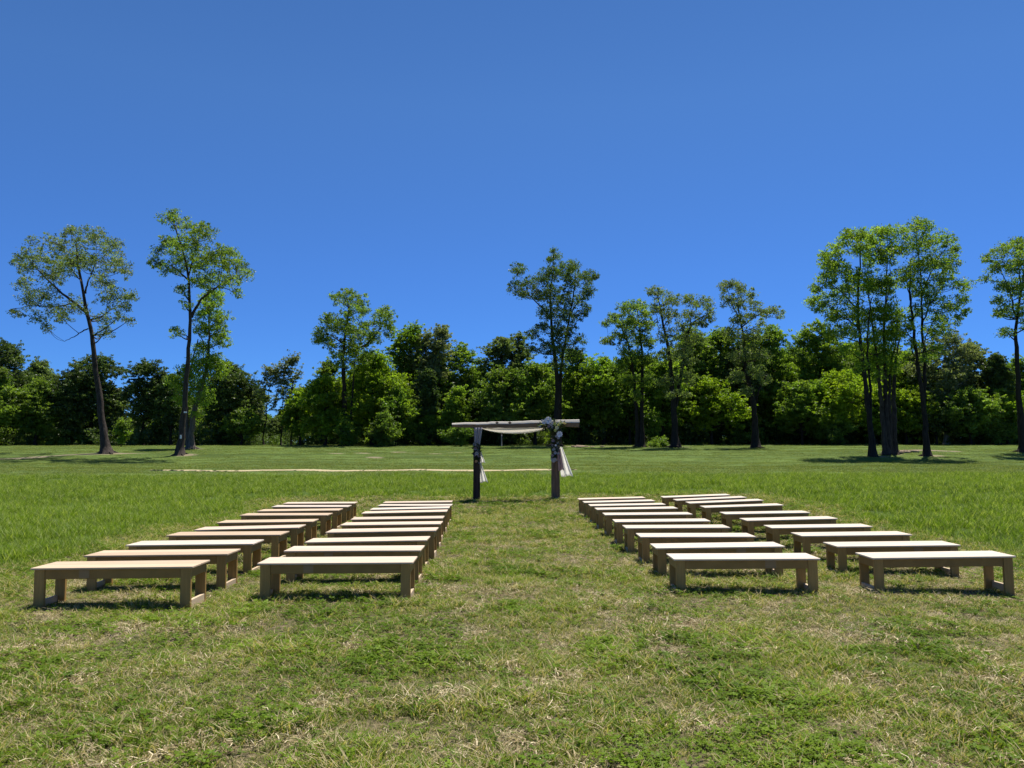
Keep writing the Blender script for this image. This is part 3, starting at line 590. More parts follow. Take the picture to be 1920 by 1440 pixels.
EDGE = [
 # px, top, width px, distance, leaf, label, kwargs
 (8, 634, 118, 92, 'dark', 'big dark round-topped tree at the far left end of the woodland', dict(n=11000)),
 (2, 690, 60, 85, 'mid', 'small lighter green tree cut by the left edge of the view', dict(low=800)),
 (83, 678, 46, 98, 'grey', 'small grey green crown peeping up behind darker trees at the left', dict(low=740)),
 (72, 712, 80, 88, 'mid', 'olive green tree between the far left round tree and the leaning tree', dict(n=8000)),
 (128, 698, 88, 90, 'dark', 'broad dark tree left of the leaning trunk, low rounded top', dict(n=9000)),
 (176, 662, 92, 92, 'dark', 'rounded dark crown straight behind the leaning trunk', dict(low=770, n=8500, airy=.4)),
 (212, 725, 56, 93, 'grey', 'pale green low tree just right of the leaning trunk', dict()),
 (274, 677, 74, 89, 'dark', 'dark flat-topped tree between the two tall left trees', dict(low=790, n=7500, airy=.4)),
 (306, 730, 60, 95, 'grey', 'grey green low tree in the gap left of the tagged trunk', dict()),
 (325, 702, 60, 88, 'dark', 'dark tree close behind the tagged trunk', dict(n=6000)),
 (438, 678, 106, 90, 'dark', 'large dark domed tree right of the pale forked trunk', dict(low=800, n=12000)),
 (470, 725, 60, 93, 'dark', 'dark shaggy tree leaning off the large dark dome', dict(n=5000, low=790)),
 (455, 765, 60, 87, 'mid', 'low green tree in front of the large dark dome', dict(n=3500)),
 (499, 686, 44, 88, 'pale', 'thin see-through sapling, leftmost of three against the sky', dict(low=780, n=900, airy=.6, r=.09, nb=12, ls=.2)),
 (531, 683, 44, 88, 'pale', 'thin see-through sapling, middle of three against the sky', dict(low=790, n=900, airy=.6, r=.09, nb=12, ls=.2)),
 (550, 667, 44, 89, 'pale', 'tallest thin sapling, rightmost of three against the sky', dict(low=750, n=900, airy=.6, r=.1, nb=12, ls=.2)),
 (566, 728, 62, 86, 'fresh', 'pale green bushy tree beside the three thin saplings', dict(n=5000)),
 (607, 672, 60, 90, 'mid', 'green tree half hidden left of the twin-stemmed tree', dict(n=5500)),
 (612, 705, 92, 83.5, 'yellow', 'bright yellow green low tree left of the twin stems', dict(n=7500, low=815)),
 (700, 655, 110, 86, 'yellow', 'bright yellow green tree right of the twin stems', dict(n=10000, low=815)),
 (762, 608, 72, 90, 'fresh', 'airy forked tree top right of the long limb', dict(n=5000, low=720, airy=.5)),
 (745, 720, 74, 84, 'fresh', 'fresh green tree low in front of dark vines left of the arch', dict(n=5000)),
 (793, 622, 66, 90, 'pale', 'grey green narrow tree top left of the tallest vine-clad tree', dict(n=4200, low=760, airy=.5)),
 (824, 610, 72, 89, 'pale', 'vine-clad tree with the highest pointed top left of the arch', dict(n=6500, low=830, airy=.4)),
 (806, 690, 40, 85, 'dark', 'dark column of vines over a trunk left of the arch', dict(n=4500, low=835, col=True)),
 (864, 645, 88, 90, 'mid2', 'rounded mid green tree above the left end of the arch beam', dict(bark=M_birch, low=780, n=8500)),
 (850, 725, 50, 84.5, 'fresh', 'bright vine-hung tree just left of the arch beam', dict(n=4500, low=835)),
 (905, 684, 66, 92, 'mid', 'small green tree above the left arch post', dict(n=5500)),
 (940, 628, 60, 91, 'grey', 'pale feathery crown left of the tallest central tree', dict(n=3800, low=720, airy=.6)),
 (972, 622, 50, 92, 'grey', 'pale wispy crown touching the tallest central tree', dict(n=3200, low=720, airy=.6)),
 (940, 690, 104, 85.5, 'mid', 'broad green tree straight behind the arch beam', dict(n=11000)),
 (1003, 680, 80, 86, 'mid2', 'green tree left of the tallest central trunk', dict(n=7000)),
 (1085, 655, 80, 90, 'fresh', 'green tree right of the tallest central trunk', dict(n=8000)),
 (1131, 664, 84, 88, 'fresh', 'yellowish round tree between central tree and twin trunks', dict(n=8500)),
 (1180, 700, 84, 88, 'mid2', 'low green tree behind the twin trunks', dict(n=8000)),
 (1240, 672, 96, 87, 'fresh', 'green tree between the twin trunks and the V fork', dict(n=9000)),
 (1300, 612, 96, 92, 'mid2', 'tall tree filling the V-forked tree from behind', dict(bark=M_birch, low=780, n=9000)),
 (1345, 612, 84, 92, 'mid2', 'tall green tree behind and left of the crooked tree', dict(n=9000, low=760, airy=.3)),
 (1332, 708, 120, 87, 'yellow', 'bright yellow green tree left of the crooked trunk', dict(n=7500)),
 (1395, 630, 90, 91, 'grey', 'dull green tree straight behind the crooked trunk', dict(n=9000)),
 (1452, 612, 92, 90, 'fresh', 'rounded soft green tree right of the crooked tree', dict(n=10500)),
 (1505, 618, 80, 92, 'mid2', 'airy green tree left of the tall clump', dict(n=7500)),
 (1500, 712, 96, 86, 'mid2', 'low leafy green tree left of the tall clump', dict(n=8500)),
 (1552, 600, 84, 91, 'fresh', 'tall green tree behind the left side of the clump', dict(n=9000)),
 (1568, 695, 165, 87, 'yellow', 'brightest yellow green tree low behind the clump', dict(n=13000, low=815)),
 (1635, 640, 90, 90, 'mid2', 'green tree behind the middle of the clump', dict(bark=M_birch, low=780, n=9500)),
 (1700, 655, 96, 90, 'fresh', 'green tree behind the three dark stems', dict(n=9500)),
 (1695, 725, 100, 87, 'yellow', 'bright low tree between the clump stems', dict(n=6500)),
 (1765, 622, 110, 88, 'pale', 'pale grey green tree with a whitish trunk, right of the clump', dict(n=8500, low=760, bark=M_bark_pale, airy=.4, r=.3)),
 (1752, 740, 70, 86, 'dark', 'dark low tree under the pale-trunked tree', dict(n=6000)),
 (1826, 640, 84, 90, 'grey', 'soft olive tree between the pale trunk and the right edge', dict(n=8500)),
 (1815, 725, 84, 85, 'mid', 'mid green low tree right of the pale trunk', dict(n=7500)),
 (1868, 662, 50, 87, 'dark', 'dark narrow cedar-like tree near the right edge', dict(n=7500, low=760)),
 (1885, 722, 104, 87, 'yellow', 'bright yellow green low tree beside the right edge trunk', dict(n=7500)),
 (1912, 665, 74, 90, 'mid2', 'green tree behind the trunk at the right edge', dict(n=7500)),
 (1985, 650, 110, 89, 'mid2', 'green tree just beyond the right edge of the view', dict(n=7000)),
 (-75, 650, 110, 90, 'dark', 'dark tree just beyond the left edge of the view', dict(n=7000)),
]
for px, top, wp, d, leaf, label, kw in EDGE: edge_tree(px, top, wp, d, leaf, label, **kw)

SHRUBS = [
 (229, 792, 24, 79, 'fresh', 'small bright sapling just right of the leaning tree', 836),
 (795, 778, 110, 85, 'mid2', 'wide light green bush left of the arch', 836),
 (862, 795, 60, 79, 'mid', 'low green bush under the left end of the arch beam', 836),
 (715, 770, 76, 81, 'mid', 'green bush right of the twin-stemmed trunk', 836),
 (655, 790, 50, 82, 'fresh', 'sparse pale bush at the foot of the twin stems', 834),
 (1235, 827, 56, 77, 'mid', 'flat low bush between the two trunks right of the arch', 838),
 (1226, 770, 46, 84, 'mid2', 'upright light green bush left of the V-forked trunk', 836),
 (1540, 785, 120, 85, 'mid', 'green bush left of the tall clump trunks', 836),
 (1860, 785, 100, 85, 'mid', 'tangled green bush left of the right edge trunk', 836),
]
for px, top, wp, d, leaf, label, low in SHRUBS:
    edge_tree(px, top, wp, d, leaf, label, low=low, n=int(900 + wp * 22), ls=.17, nb=9, r=.05, cat='bush', name='bush', group='bushes at the woodland foot')

# woodland depth behind the edge: one mass of instanced trees
def pts_object(name, P, idx, rot, scl, tint, coll, label, cat, kind='stuff'):
    me = bpy.data.meshes.new(name); n = len(P)
    me.vertices.add(n); me.vertices.foreach_set('co', np.asarray(P, dtype=np.float32).ravel())
    a = me.attributes.new('pick', 'INT', 'POINT'); a.data.foreach_set('value', np.asarray(idx, dtype=np.int32))
    a = me.attributes.new('rot', 'FLOAT_VECTOR', 'POINT'); a.data.foreach_set('vector', np.asarray(rot, dtype=np.float32).ravel())
    a = me.attributes.new('scl', 'FLOAT_VECTOR', 'POINT'); a.data.foreach_set('vector', np.asarray(scl, dtype=np.float32).ravel())
    a = me.attributes.new('tone', 'FLOAT', 'POINT'); a.data.foreach_set('value', np.asarray(tint, dtype=np.float32))
    me.update()
    o = obj(name, me); tag(o, label, cat, kind=kind)
    g = bpy.data.node_groups.new(name + '_scatter', 'GeometryNodeTree')
    g.interface.new_socket('Geometry', in_out='INPUT', socket_type='NodeSocketGeometry')
    g.interface.new_socket('Geometry', in_out='OUTPUT', socket_type='NodeSocketGeometry')
    gi = g.nodes.new('NodeGroupInput'); go = g.nodes.new('NodeGroupOutput')
    mp = g.nodes.new('GeometryNodeMeshToPoints'); ip = g.nodes.new('GeometryNodeInstanceOnPoints')
    ci = g.nodes.new('GeometryNodeCollectionInfo'); ci.inputs[0].default_value = coll; ci.inputs['Separate Children'].default_value = True; ci.inputs['Reset Children'].default_value = True
    def na(nm, dt):
        q = g.nodes.new('GeometryNodeInputNamedAttribute'); q.data_type = dt; q.inputs['Name'].default_value = nm; return q.outputs['Attribute']
    er = g.nodes.new('FunctionNodeEulerToRotation')
    K = g.links.new
    K(gi.outputs[0], mp.inputs['Mesh']); K(mp.outputs[0], ip.inputs['Points']); K(ci.outputs[0], ip.inputs['Instance'])
    ip.inputs['Pick Instance'].default_value = True
    K(na('pick', 'INT'), ip.inputs['Instance Index']); K(na('rot', 'FLOAT_VECTOR'), er.inputs[0]); K(er.outputs[0], ip.inputs['Rotation'])
    K(na('scl', 'FLOAT_VECTOR'), ip.inputs['Scale']); K(ip.outputs[0], go.inputs[0])
    md = o.modifiers.new('scatter', 'NODES'); md.node_group = g
    return o

def coll_of(name, meshes):
    c = bpy.data.collections.new(name)
    for i, me in enumerate(meshes):
        o = bpy.data.objects.new('%s_%02d' % (name, i), me); c.objects.link(o)
    return c

def joined_tree(H, W, bh, n, leaf, bark, ls=.36):
    tm, vs, ts = round_tree_arrays(H, W, bh, n, ls, 0, 15)
    tv = np.concatenate(tm.v); f4 = np.concatenate(tm.f4)
    lv = np.concatenate(vs); lt = np.concatenate(ts); lf = np.arange(len(lv)).reshape(-1, 3) + len(tv)
    midx = np.r_[np.zeros(len(f4), int), np.ones(len(lf), int)]
    return mesh('wood_tree', np.concatenate([tv, lv]), [f4, lf], [bark, LM[leaf]], False, midx, {'tint': np.r_[np.full(len(tv), .5), lt]})
wood = coll_of('wood', [joined_tree(10, 7, 1.0, 5500, k, M_bark_dark) for k in ('dark', 'mid', 'mid2', 'mid2', 'mid', 'grey')])
sky_px = np.array([-200, 0, 40, 90, 150, 215, 290, 330, 400, 440, 480, 560, 600, 700, 760, 820, 870, 920, 1000, 1110, 1180, 1300, 1500, 1600, 1760, 1850, 1900, 2100])
sky_py = np.array([650, 665, 690, 730, 720, 760, 765, 735, 720, 720, 790, 775, 720, 660, 650, 650, 680, 690, 670, 680, 660, 640, 640, 630, 665, 690, 700, 680])
P, I, Ro, Sc, Ti = [], [], [], [], []
for row, yy in enumerate((94, 99, 105, 112, 121)):
    x = -yy * .85
    while x < yy * .85:
        x += rng.uniform(3.4, 5.6)
        y = yy + rng.uniform(-2, 2); px = 960 + x / y * FPX
        if 470 < px < 585 : continue
        top = np.interp(px, sky_px, sky_py) + rng.uniform(4, 60)
        zt = unp(px, top, y)[1]; zb = g1(x, y); s = (zt - zb) / 10
        P.append((x, y, zb)); I.append(rng.integers(0, 6)); Ro.append((0, 0, rng.random() * 6.28)); Sc.append((.95, .95, s)); Ti.append(rng.random())
for px, yy, top in [(q, rng.uniform(128, 150), rng.uniform(765, 795)) for q in np.arange(425, 600, 9)]:
    x = (px - 960) / FPX * yy; zt = unp(px, top, yy)[1]; zb = g1(x, yy); k_ = (zt - zb) / 10
    P.append((x, yy, zb)); I.append(rng.choice([1, 2, 3, 5])); Ro.append((0, 0, rng.random() * 6.28)); Sc.append((max(.5, k_ * 1.2), max(.5, k_ * 1.2), k_)); Ti.append(.5)
pts_object('woods', P, I, Ro, Sc, Ti, wood, 'dense green woodland behind the line of trees', 'woodland')

# shrubby undergrowth at the woodland foot
def shrub_mesh(leaf, n=900, ls=.2):
    vs, ts = [], []; nb = 26
    c = np.stack([rng.normal(0, .9, nb), rng.normal(0, .6, nb), np.abs(rng.normal(.7, .5, nb))], 1)
    leaves(vs, ts, c, rng.uniform(.3, .5, nb), rng.integers(n // nb - 8, n // nb + 8, nb), ls, np.clip(rng.normal(.5, .25, nb), 0, 1))
    return leaf_mesh('shrub', vs, ts, LM[leaf])
scoll = coll_of('shrub', [shrub_mesh(k) for k in ('dark', 'dark', 'dark', 'mid')])
P, I, Ro, Sc, Ti = [], [], [], [], []
for yy in (89.5, 93, 98, 104):
    x = -yy * .8
    while x < yy * .8:
        x += rng.uniform(1.1, 2.4); y = yy + rng.uniform(-1, 1)
        px = 960 + x / y * FPX
        k = .55 if 430 < px < 600 else 1
        s = rng.uniform(.7, 1.5) * k
        P.append((x, y, g1(x, y))); I.append(rng.integers(0, 4)); Ro.append((0, 0, rng.random() * 6.28)); Sc.append((s * 1.1, s * 1.1, s * rng.uniform(.8, 1.5))); Ti.append(.5)
pts_object('undergrowth', P, I, Ro, Sc, Ti, scoll, 'low dark undergrowth along the foot of the woodland', 'undergrowth')

# ------------------------------------------------------------------ benches
LO=[(56.7,1066,362.7,1061.5),(158.2,1042,427,1038.5),(235,1022.4,476,1019),(311,1004.2,526,1001.9),(365,993.7,560.6,988.5),(407.5,980,586,977.5),(448.5,966.3,614,965.6),(481,958.5,635,956.5),(508.7,950,652,950),(531,944,664,943.5)]
LI=[(484,1056,773.3,1054.4),(532,1033,789,1031.5),(570.7,1017,801.8,1012),(610,998.4,818.3,994.3),(638,984.8,826,981.9),(658,974,830,971.3),(678.5,962.5,837.6,958.7),(694,955.5,842.4,952.3),(707.6,948.3,845.8,947.6),(717.8,942.9,847,941)]
RI=[(1264.9,1048.4,1537.8,1047),(1231,1027.6,1472.8,1023.8),(1200.8,1006.3,1417.8,1005.7),(1173.8,990,1370,988.8),(1153.8,978.5,1333,976.5),(1134.4,965.3,1299.4,963.8),(1120,955.4,1271.9,952.8),(1108,948.4,1248.8,945.6),(1096.9,942.3,1228.8,938.8),(1086,936.5,1212,933)]
RO=[(1637.6,1046,1905.5,1042.5),(1568,1024,1805,1022),(1504,1004.5,1711.6,1002.2),(1447.5,990,1637.3,986.7),(1400,975.9,1573.8,971.8),(1360,963.8,1520.6,960.6),(1323.8,951.6,1470,946.5),(1295,943.8,1433,937.5),(1270,938.5,1401.9,931.9),(1245,933,1371,927.5)]
BL, BH, BD = 1.74, .415, .45     # seat length, height, depth
def bench_meshes():
    M = {}
    hw = BL / 2
    def mb(*boxes):
        b = MB()
        for q in boxes: b.box(*q[:6], bev=q[6] if len(q) > 6 else .003)
        return b
    # origin: middle of the front edge of the seat, on the ground
    M['seat_plank'] = mb((-hw, hw, 0, BD / 2 - .0015, BH - .020, BH, .003))
    M['seat_plank_b'] = mb((-hw, hw, BD / 2 + .0015, BD, BH - .020, BH, .003))
    lw, lt, ins, fy = .112, .036, .028, .022
    zt = BH - .022
    for i, sx in enumerate((-1, 1)):
        x0 = -hw + ins if sx < 0 else hw - ins - lw
        M['leg%d' % i] = mb((x0, x0 + lw, fy, fy + lt, -.06, zt))
        M['leg%d' % (i + 2)] = mb((x0, x0 + lw, BD - fy - lt, BD - fy, -.06, zt))
        xs0 = -hw + ins + .003 if sx < 0 else hw - ins - .038
        M['side_apron%d' % i] = mb((xs0, xs0 + .035, fy + lt + .002, BD - fy - lt - .002, zt - .10, zt - .001))
        M['foot_rail%d' % i] = mb((xs0, xs0 + .035, fy + lt + .002, BD - fy - lt - .002, -.05, .055))
    M['front_apron'] = mb((-hw + ins + lw + .002, hw - ins - lw - .002, fy + .006, fy + .032, zt - .102, zt - .001))
    M['rear_apron'] = mb((-hw + ins + lw + .002, hw - ins - lw - .002, BD - fy - .032, BD - fy - .006, zt - .102, zt - .001))
    M['patch_left'] = mb((-.36, -.25, fy + .003, fy + .0058, zt - .092, zt - .006, .0008))  # thin, slightly paler patch on the face of the front apron
    M['patch_right'] = mb((.22, .35, fy + .003, fy + .0058, zt - .092, zt - .006, .0008))
    return M
BM = bench_meshes()
mm = {}
for k, b in BM.items():
    base = k.rstrip('0123')
    m_ = {'leg': M_leg, 'side_apron': M_frame, 'foot_rail': M_rail, 'front_apron': M_frame, 'rear_apron': M_frame, 'patch_left': M_patch, 'patch_right': M_patch}.get(base, M_seat_pale)
    mm[k] = b.mesh(k, m_)
seat_meshes = {}
for key, m_ in (('pale', M_seat_pale), ('tan', M_seat_tan), ('cream', M_seat_cream)):
    for s in ('seat_plank', 'seat_plank_b'):
        seat_meshes[key, s] = BM[s].mesh(s, m_)
NEAR, FAR_ = 'front', 'back'
ordn = ['front', 'second', 'third', 'fourth', 'fifth', 'sixth', 'seventh', 'eighth', 'ninth', 'tenth and last']
COLS = [('LO', LO, 'outer left', [2,2,0,2,3,2,2,2,0,1]), ('LI', LI, 'inner left', [1,1,1,1,3,3,1,0,0,1]), ('RI', RI, 'inner right', [0]*9 + [1]), ('RO', RO, 'outer right', [0]*10)]
tones = {0: ('pale', 'pale whitish'), 1: ('cream', 'cream'), 2: ('tan', 'tan'), 3: ('cream', 'light brown')}
tw_ = {'pale': 'pale whitish', 'cream': 'cream', 'tan': 'tan'}
bench_boxes = []
for nm, C, colname, tn in COLS:
    ds = []
    for a, b, c, e in C:
        v = (720 - (b + e) / 2) / FPX; ds.append(BL * FPX / (c - a) * (math.cos(PITCH) - v * math.sin(PITCH)))
    ds = np.polyval(np.polyfit(np.arange(10), ds, 2), np.arange(10))
    for k, (a, b, c, e) in enumerate(C):
        d = float(ds[k]); x1, z1 = unp(a, b, d); x2, z2 = unp(c, e, d)
        cx = (x1 + x2) / 2; z = (z1 + z2) / 2 - BH; roll = math.atan2(z2 - z1, x2 - x1)
        key = {0: 'pale', 1: 'cream', 2: 'tan', 3: 'cream'}[tn[k]]
        root = empty('bench', (cx, d, z)); root.rotation_euler = (0, -roll * .9, R(rng.normal(0, .7)))
        # the right-hand benches stand marginally turned towards the arch
        lab = '%s-topped low wooden bench, %s from the camera in the %s column' % (tw_[key], ordn[k] if k else 'nearest', colname)
        if k == 0: lab = '%s-topped low wooden bench, nearest one of the %s column' % (tw_[key], colname)
        else: lab = '%s-topped low wooden bench, %s from the front in the %s column' % (tw_[key], ordn[k], colname)
        tag(root, lab, 'bench', 'low wooden benches in four columns facing the arch')
        for s in ('seat_plank', 'seat_plank_b'): obj('seat_plank', seat_meshes[key, s], root)
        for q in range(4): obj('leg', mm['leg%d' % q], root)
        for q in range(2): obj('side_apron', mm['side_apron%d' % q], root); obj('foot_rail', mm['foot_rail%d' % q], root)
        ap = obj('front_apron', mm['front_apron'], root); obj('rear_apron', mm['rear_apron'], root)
        if nm in ('LI',) and k < 2 or nm == 'LO' and k < 1: obj('apron_patch', mm['patch_left'], ap)
        if nm in ('RI', 'RO') and k in ((0, 1) if nm == 'RI' else (1,)): obj('apron_patch', mm['patch_right'], ap)
        bench_boxes.append((cx, d, BL / 2))

# ------------------------------------------------------------------ arch
def cloth_mat(name, col, tr=.35, dens=.0):
    m, t, out = mat(name)
    n = noise(t, 40, 3, .6, N(t, 'ShaderNodeTexCoord').outputs['Object'])
    c = mix(t, n, tuple(q * .9 for q in col), col)
    d = N(t, 'ShaderNodeBsdfDiffuse'); L(t, c, d.inputs[0]); tl = N(t, 'ShaderNodeBsdfTranslucent'); L(t, c, tl.inputs[0])
    m1 = N(t, 'ShaderNodeMixShader'); m1.inputs[0].default_value = tr; L(t, d.outputs[0], m1.inputs[1]); L(t, tl.outputs[0], m1.inputs[2])
    tp = N(t, 'ShaderNodeBsdfTransparent'); m2 = N(t, 'ShaderNodeMixShader'); m2.inputs[0].default_value = dens
    L(t, m1.outputs[0], m2.inputs[1]); L(t, tp.outputs[0], m2.inputs[2]); L(t, m2.outputs[0], out.inputs[0]); return m
M_cream = cloth_mat('cream_chiffon', (.86, .83, .77), .55)
M_white_c = cloth_mat('white_chiffon', (.95, .93, .88), .65, .05)
M_pink_c = cloth_mat('blush_chiffon', (.72, .50, .46), .55, .12)
M_lilac_c = cloth_mat('grey_chiffon', (.62, .59, .62), .5, .1)
AD = 23.5
xl, _ = unp(893.5, 930, AD); xr, _ = unp(1042, 927, AD)
arch = empty('wooden_arch', ((xl + xr) / 2, AD, g1((xl + xr) / 2, AD)))
tag(arch, 'rustic wooden arch of two dark posts and one weathered beam, facing the benches', 'arch')
ab = np.array(arch.location)
def topx(px, py, y=AD): x, z = unp(px, py, y); return np.array([x, y, z])
def square_post(px_b, px_t, ytop, w0, w1, dep, m_, chamf=.035, round_=False):
    b = MB(); n = 14
    xb, _ = unp(px_b, 930, AD); xt, zt = unp(px_t, ytop, AD); zb = g1(xb, AD) - .25
    k = 16
    P = []
    for i in range(n):
        u = i / (n - 1); z = zb + (zt - zb) * u; x = xb + (xt - xb) * u; w = w0 + (w1 - w0) * u
        for j in range(k):
            a = 2 * math.pi * j / k; p = 8 if not round_ else 3.2
            rx = (abs(math.cos(a)) ** p + abs(math.sin(a)) ** p) ** (-1 / p)
            wob = 1 + .025 * math.sin(z * 5 + a * 2) + .012 * rng.standard_normal()
            P.append((x + math.cos(a) * rx * w / 2 * wob, AD + math.sin(a) * rx * dep / 2 * wob, z))
    P = np.array(P) - ab
    i = np.arange(n - 1)[:, None] * k; j = np.arange(k)[None, :]; q = (j + 1) % k
    b.add(P, np.stack([i + j, i + q, i + k + q, i + k + j], -1).reshape(-1, 4))
    for base in (0, (n - 1) * k):
        b.f3.append(np.array([[base, base + q_, base + q_ + 1] for q_ in range(1, k - 1)]))
    return b.build('post', m_, arch, True)
square_post(893.5, 894.5, 804, .215, .21, .20, M_postd)
square_post(1042, 1040.5, 802, .275, .235, .24, M_post, round_=True)
def beam():
    b = MB(); n = 30; sec = [(-.5, 0), (-.5, .62), (-.36, .90), (-.12, 1), (.3, 1), (.5, .85), (.5, 0)]
    V = []
    for i in range(n):
        u = i / (n - 1); px = 848 + (1086 - 848) * u
        top = 793.5 - 6.5 * u; bot = 803.0 - 2.4 * u
        if u < .18: bot = bot - 2.0 * (1 - u / .18)
        x, zt = unp(px, top, AD - .11); _, zb = unp(px, bot, AD - .11)
        wz = .006 * math.sin(u * 23) + .004 * rng.standard_normal()
        for a, c in sec: V.append((x, AD + a * .24 + .004 * rng.standard_normal(), zb + (zt - zb) * c + wz))
    V = np.array(V) - ab; k = len(sec)
    i = np.arange(n - 1)[:, None] * k; j = np.arange(k)[None, :]; q = (j + 1) % k
    b.add(V, np.stack([i + j, i + q, i + k + q, i + k + j], -1).reshape(-1, 4))
    for base in (0, (n - 1) * k): b.f3.append(np.array([[base, base + q_, base + q_ + 1] for q_ in range(1, k - 1)]))
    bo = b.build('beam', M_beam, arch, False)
    # upper edge of the log: sunlight painted as a paler strip along the beam
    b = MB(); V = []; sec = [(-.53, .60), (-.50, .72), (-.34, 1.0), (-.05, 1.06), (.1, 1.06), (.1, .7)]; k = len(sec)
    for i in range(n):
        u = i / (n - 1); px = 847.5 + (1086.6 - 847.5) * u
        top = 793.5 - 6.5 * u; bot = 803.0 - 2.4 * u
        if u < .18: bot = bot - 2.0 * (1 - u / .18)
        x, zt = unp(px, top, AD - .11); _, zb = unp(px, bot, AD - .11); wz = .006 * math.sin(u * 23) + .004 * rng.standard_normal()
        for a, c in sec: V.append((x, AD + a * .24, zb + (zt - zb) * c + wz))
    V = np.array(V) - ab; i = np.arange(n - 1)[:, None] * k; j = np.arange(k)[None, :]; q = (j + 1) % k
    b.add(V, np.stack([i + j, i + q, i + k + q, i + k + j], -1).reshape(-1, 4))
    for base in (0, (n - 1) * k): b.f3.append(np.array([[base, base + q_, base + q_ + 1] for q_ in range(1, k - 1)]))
    b.build('sunlit_edge_strip', M_cap, bo, False)
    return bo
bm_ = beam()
for px in (932, 956):  # dark knots on the upper edge of the beam
    p = topx(px, 792.5, AD - .125) - ab; kb = MB()
    kb.tube(np.array([p + [-.05, 0, .0], p + [0, -.012, 0], p + [.05, 0, .0]]), [.012, .035, .010], 6)
    kb.build('knot', M_postd, bm_, True)
fb = MB(); p = topx(1047, 929.5, AD - .22); z = g1(p[0], p[1])
fb.box(p[0] - .1 - ab[0], p[0] + .3 - ab[0], p[1] - .08 - ab[1], p[1] + .06 - ab[1], z - .01 - ab[2], z + .05 - ab[2], .006)
fo = fb.build('foot_board', M_rail, arch)

def cloth_sheet(name, rows, mat_, label, thick=.004, group=None, jitter=0.0):
    """rows: list of polylines (same length) -> smooth folded sheet with thickness"""
    A = np.array(rows, float); nr, nc, _ = A.shape
    v = A.reshape(-1, 3) + jitter * rng.standard_normal((nr * nc, 3))
    o0 = v.mean(0); o0[2] = v[:, 2].min()
    i = np.arange(nr - 1)[:, None] * nc; j = np.arange(nc - 1)[None, :]
    f = np.stack([i + j, i + j + 1, i + nc + j + 1, i + nc + j], -1).reshape(-1, 4)
    o = obj(name, mesh(name, v - o0, f, mat_, True)); o.location = o0
    sm = o.modifiers.new('thick', 'SOLIDIFY'); sm.thickness = thick; sm.offset = 0
    tag(o, label, 'drape', group); return o
grp = 'chiffon drapes on the arch'
# swag under the beam: upper edge along beam, lower edge sagging
xs = np.linspace(901, 1032, 34); u = (xs - 901) / 131
sag = 12.5 * (4 * u * (1 - u)) ** .75
rows = []
for q in np.linspace(0, 1, 12):
    yy = AD + .06 + .05 * np.sin(q * 9 + u * 2) + .22 * q
    rows.append([(*[(lambda a: (a[0], y_, a[1]))(unp(px, 801.5 - 1.5 * u_ + 0 + (s_) * q, y_))][0],) for px, u_, s_, y_ in zip(xs, u, sag, yy)])
cloth_sheet('drape', rows, M_cream, 'cream chiffon swag sagging under the arch beam', group=grp)
# wrap hanging on left post
def strip(pxs_top, py0, pxs_bot, py1, y0, folds, n=14, m=16, amp=.03, y1=None):
    rows = []
    for i in range(n):
        u = i / (n - 1); row = []
        a = pxs_top[0] + (pxs_bot[0] - pxs_top[0]) * u; b = pxs_top[1] + (pxs_bot[1] - pxs_top[1]) * u
        for j in range(m):
            q = j / (m - 1); yy = y0 + ((y1 if y1 is not None else y0) - y0) * u + amp * math.sin(q * folds * 2 * math.pi + u * 1.5)
            x, z = unp(a + (b - a) * q, py0 + (py1 - py0) * u + (1.5 * math.sin(q * 7) * u), yy); row.append((x, yy, z))
        rows.append(row)
    return rows
cloth_sheet('drape', strip((889, 905), 802, (890, 899), 836, AD - .16, 3), M_lilac_c, 'grey chiffon wrap gathered at the top of the left arch post', group=grp)
cloth_sheet('drape', strip((897, 902), 846, (899, 910), 868, AD - .12, 2, amp=.05, y1=AD + .10), M_white_c, 'short white chiffon tail halfway up the left arch post', group=grp)
cloth_sheet('drape', strip((898, 902), 868, (899, 915), 904, AD - .12, 2, amp=.06, y1=AD + .18), M_white_c, 'longer white chiffon tail fanning out low on the left post', group=grp)
cloth_sheet('drape', strip((1046, 1054), 838, (1052, 1075), 893, AD - .1, 2, amp=.07, y1=AD + .35), M_white_c, 'long white chiffon tail blowing off the right arch post', group=grp)
cloth_sheet('drape', strip((1044, 1050), 842, (1047, 1058), 882, AD - .17, 2, amp=.04, y1=AD - .4), M_pink_c, 'blush chiffon tail beside the white one on the right post', group=grp)
cloth_sheet('drape', strip((1032, 1051), 858, (1034, 1050), 866, AD - .165, 1.5, n=6, amp=.015), M_lilac_c, 'thin grey chiffon band tied round the right arch post', group=grp)

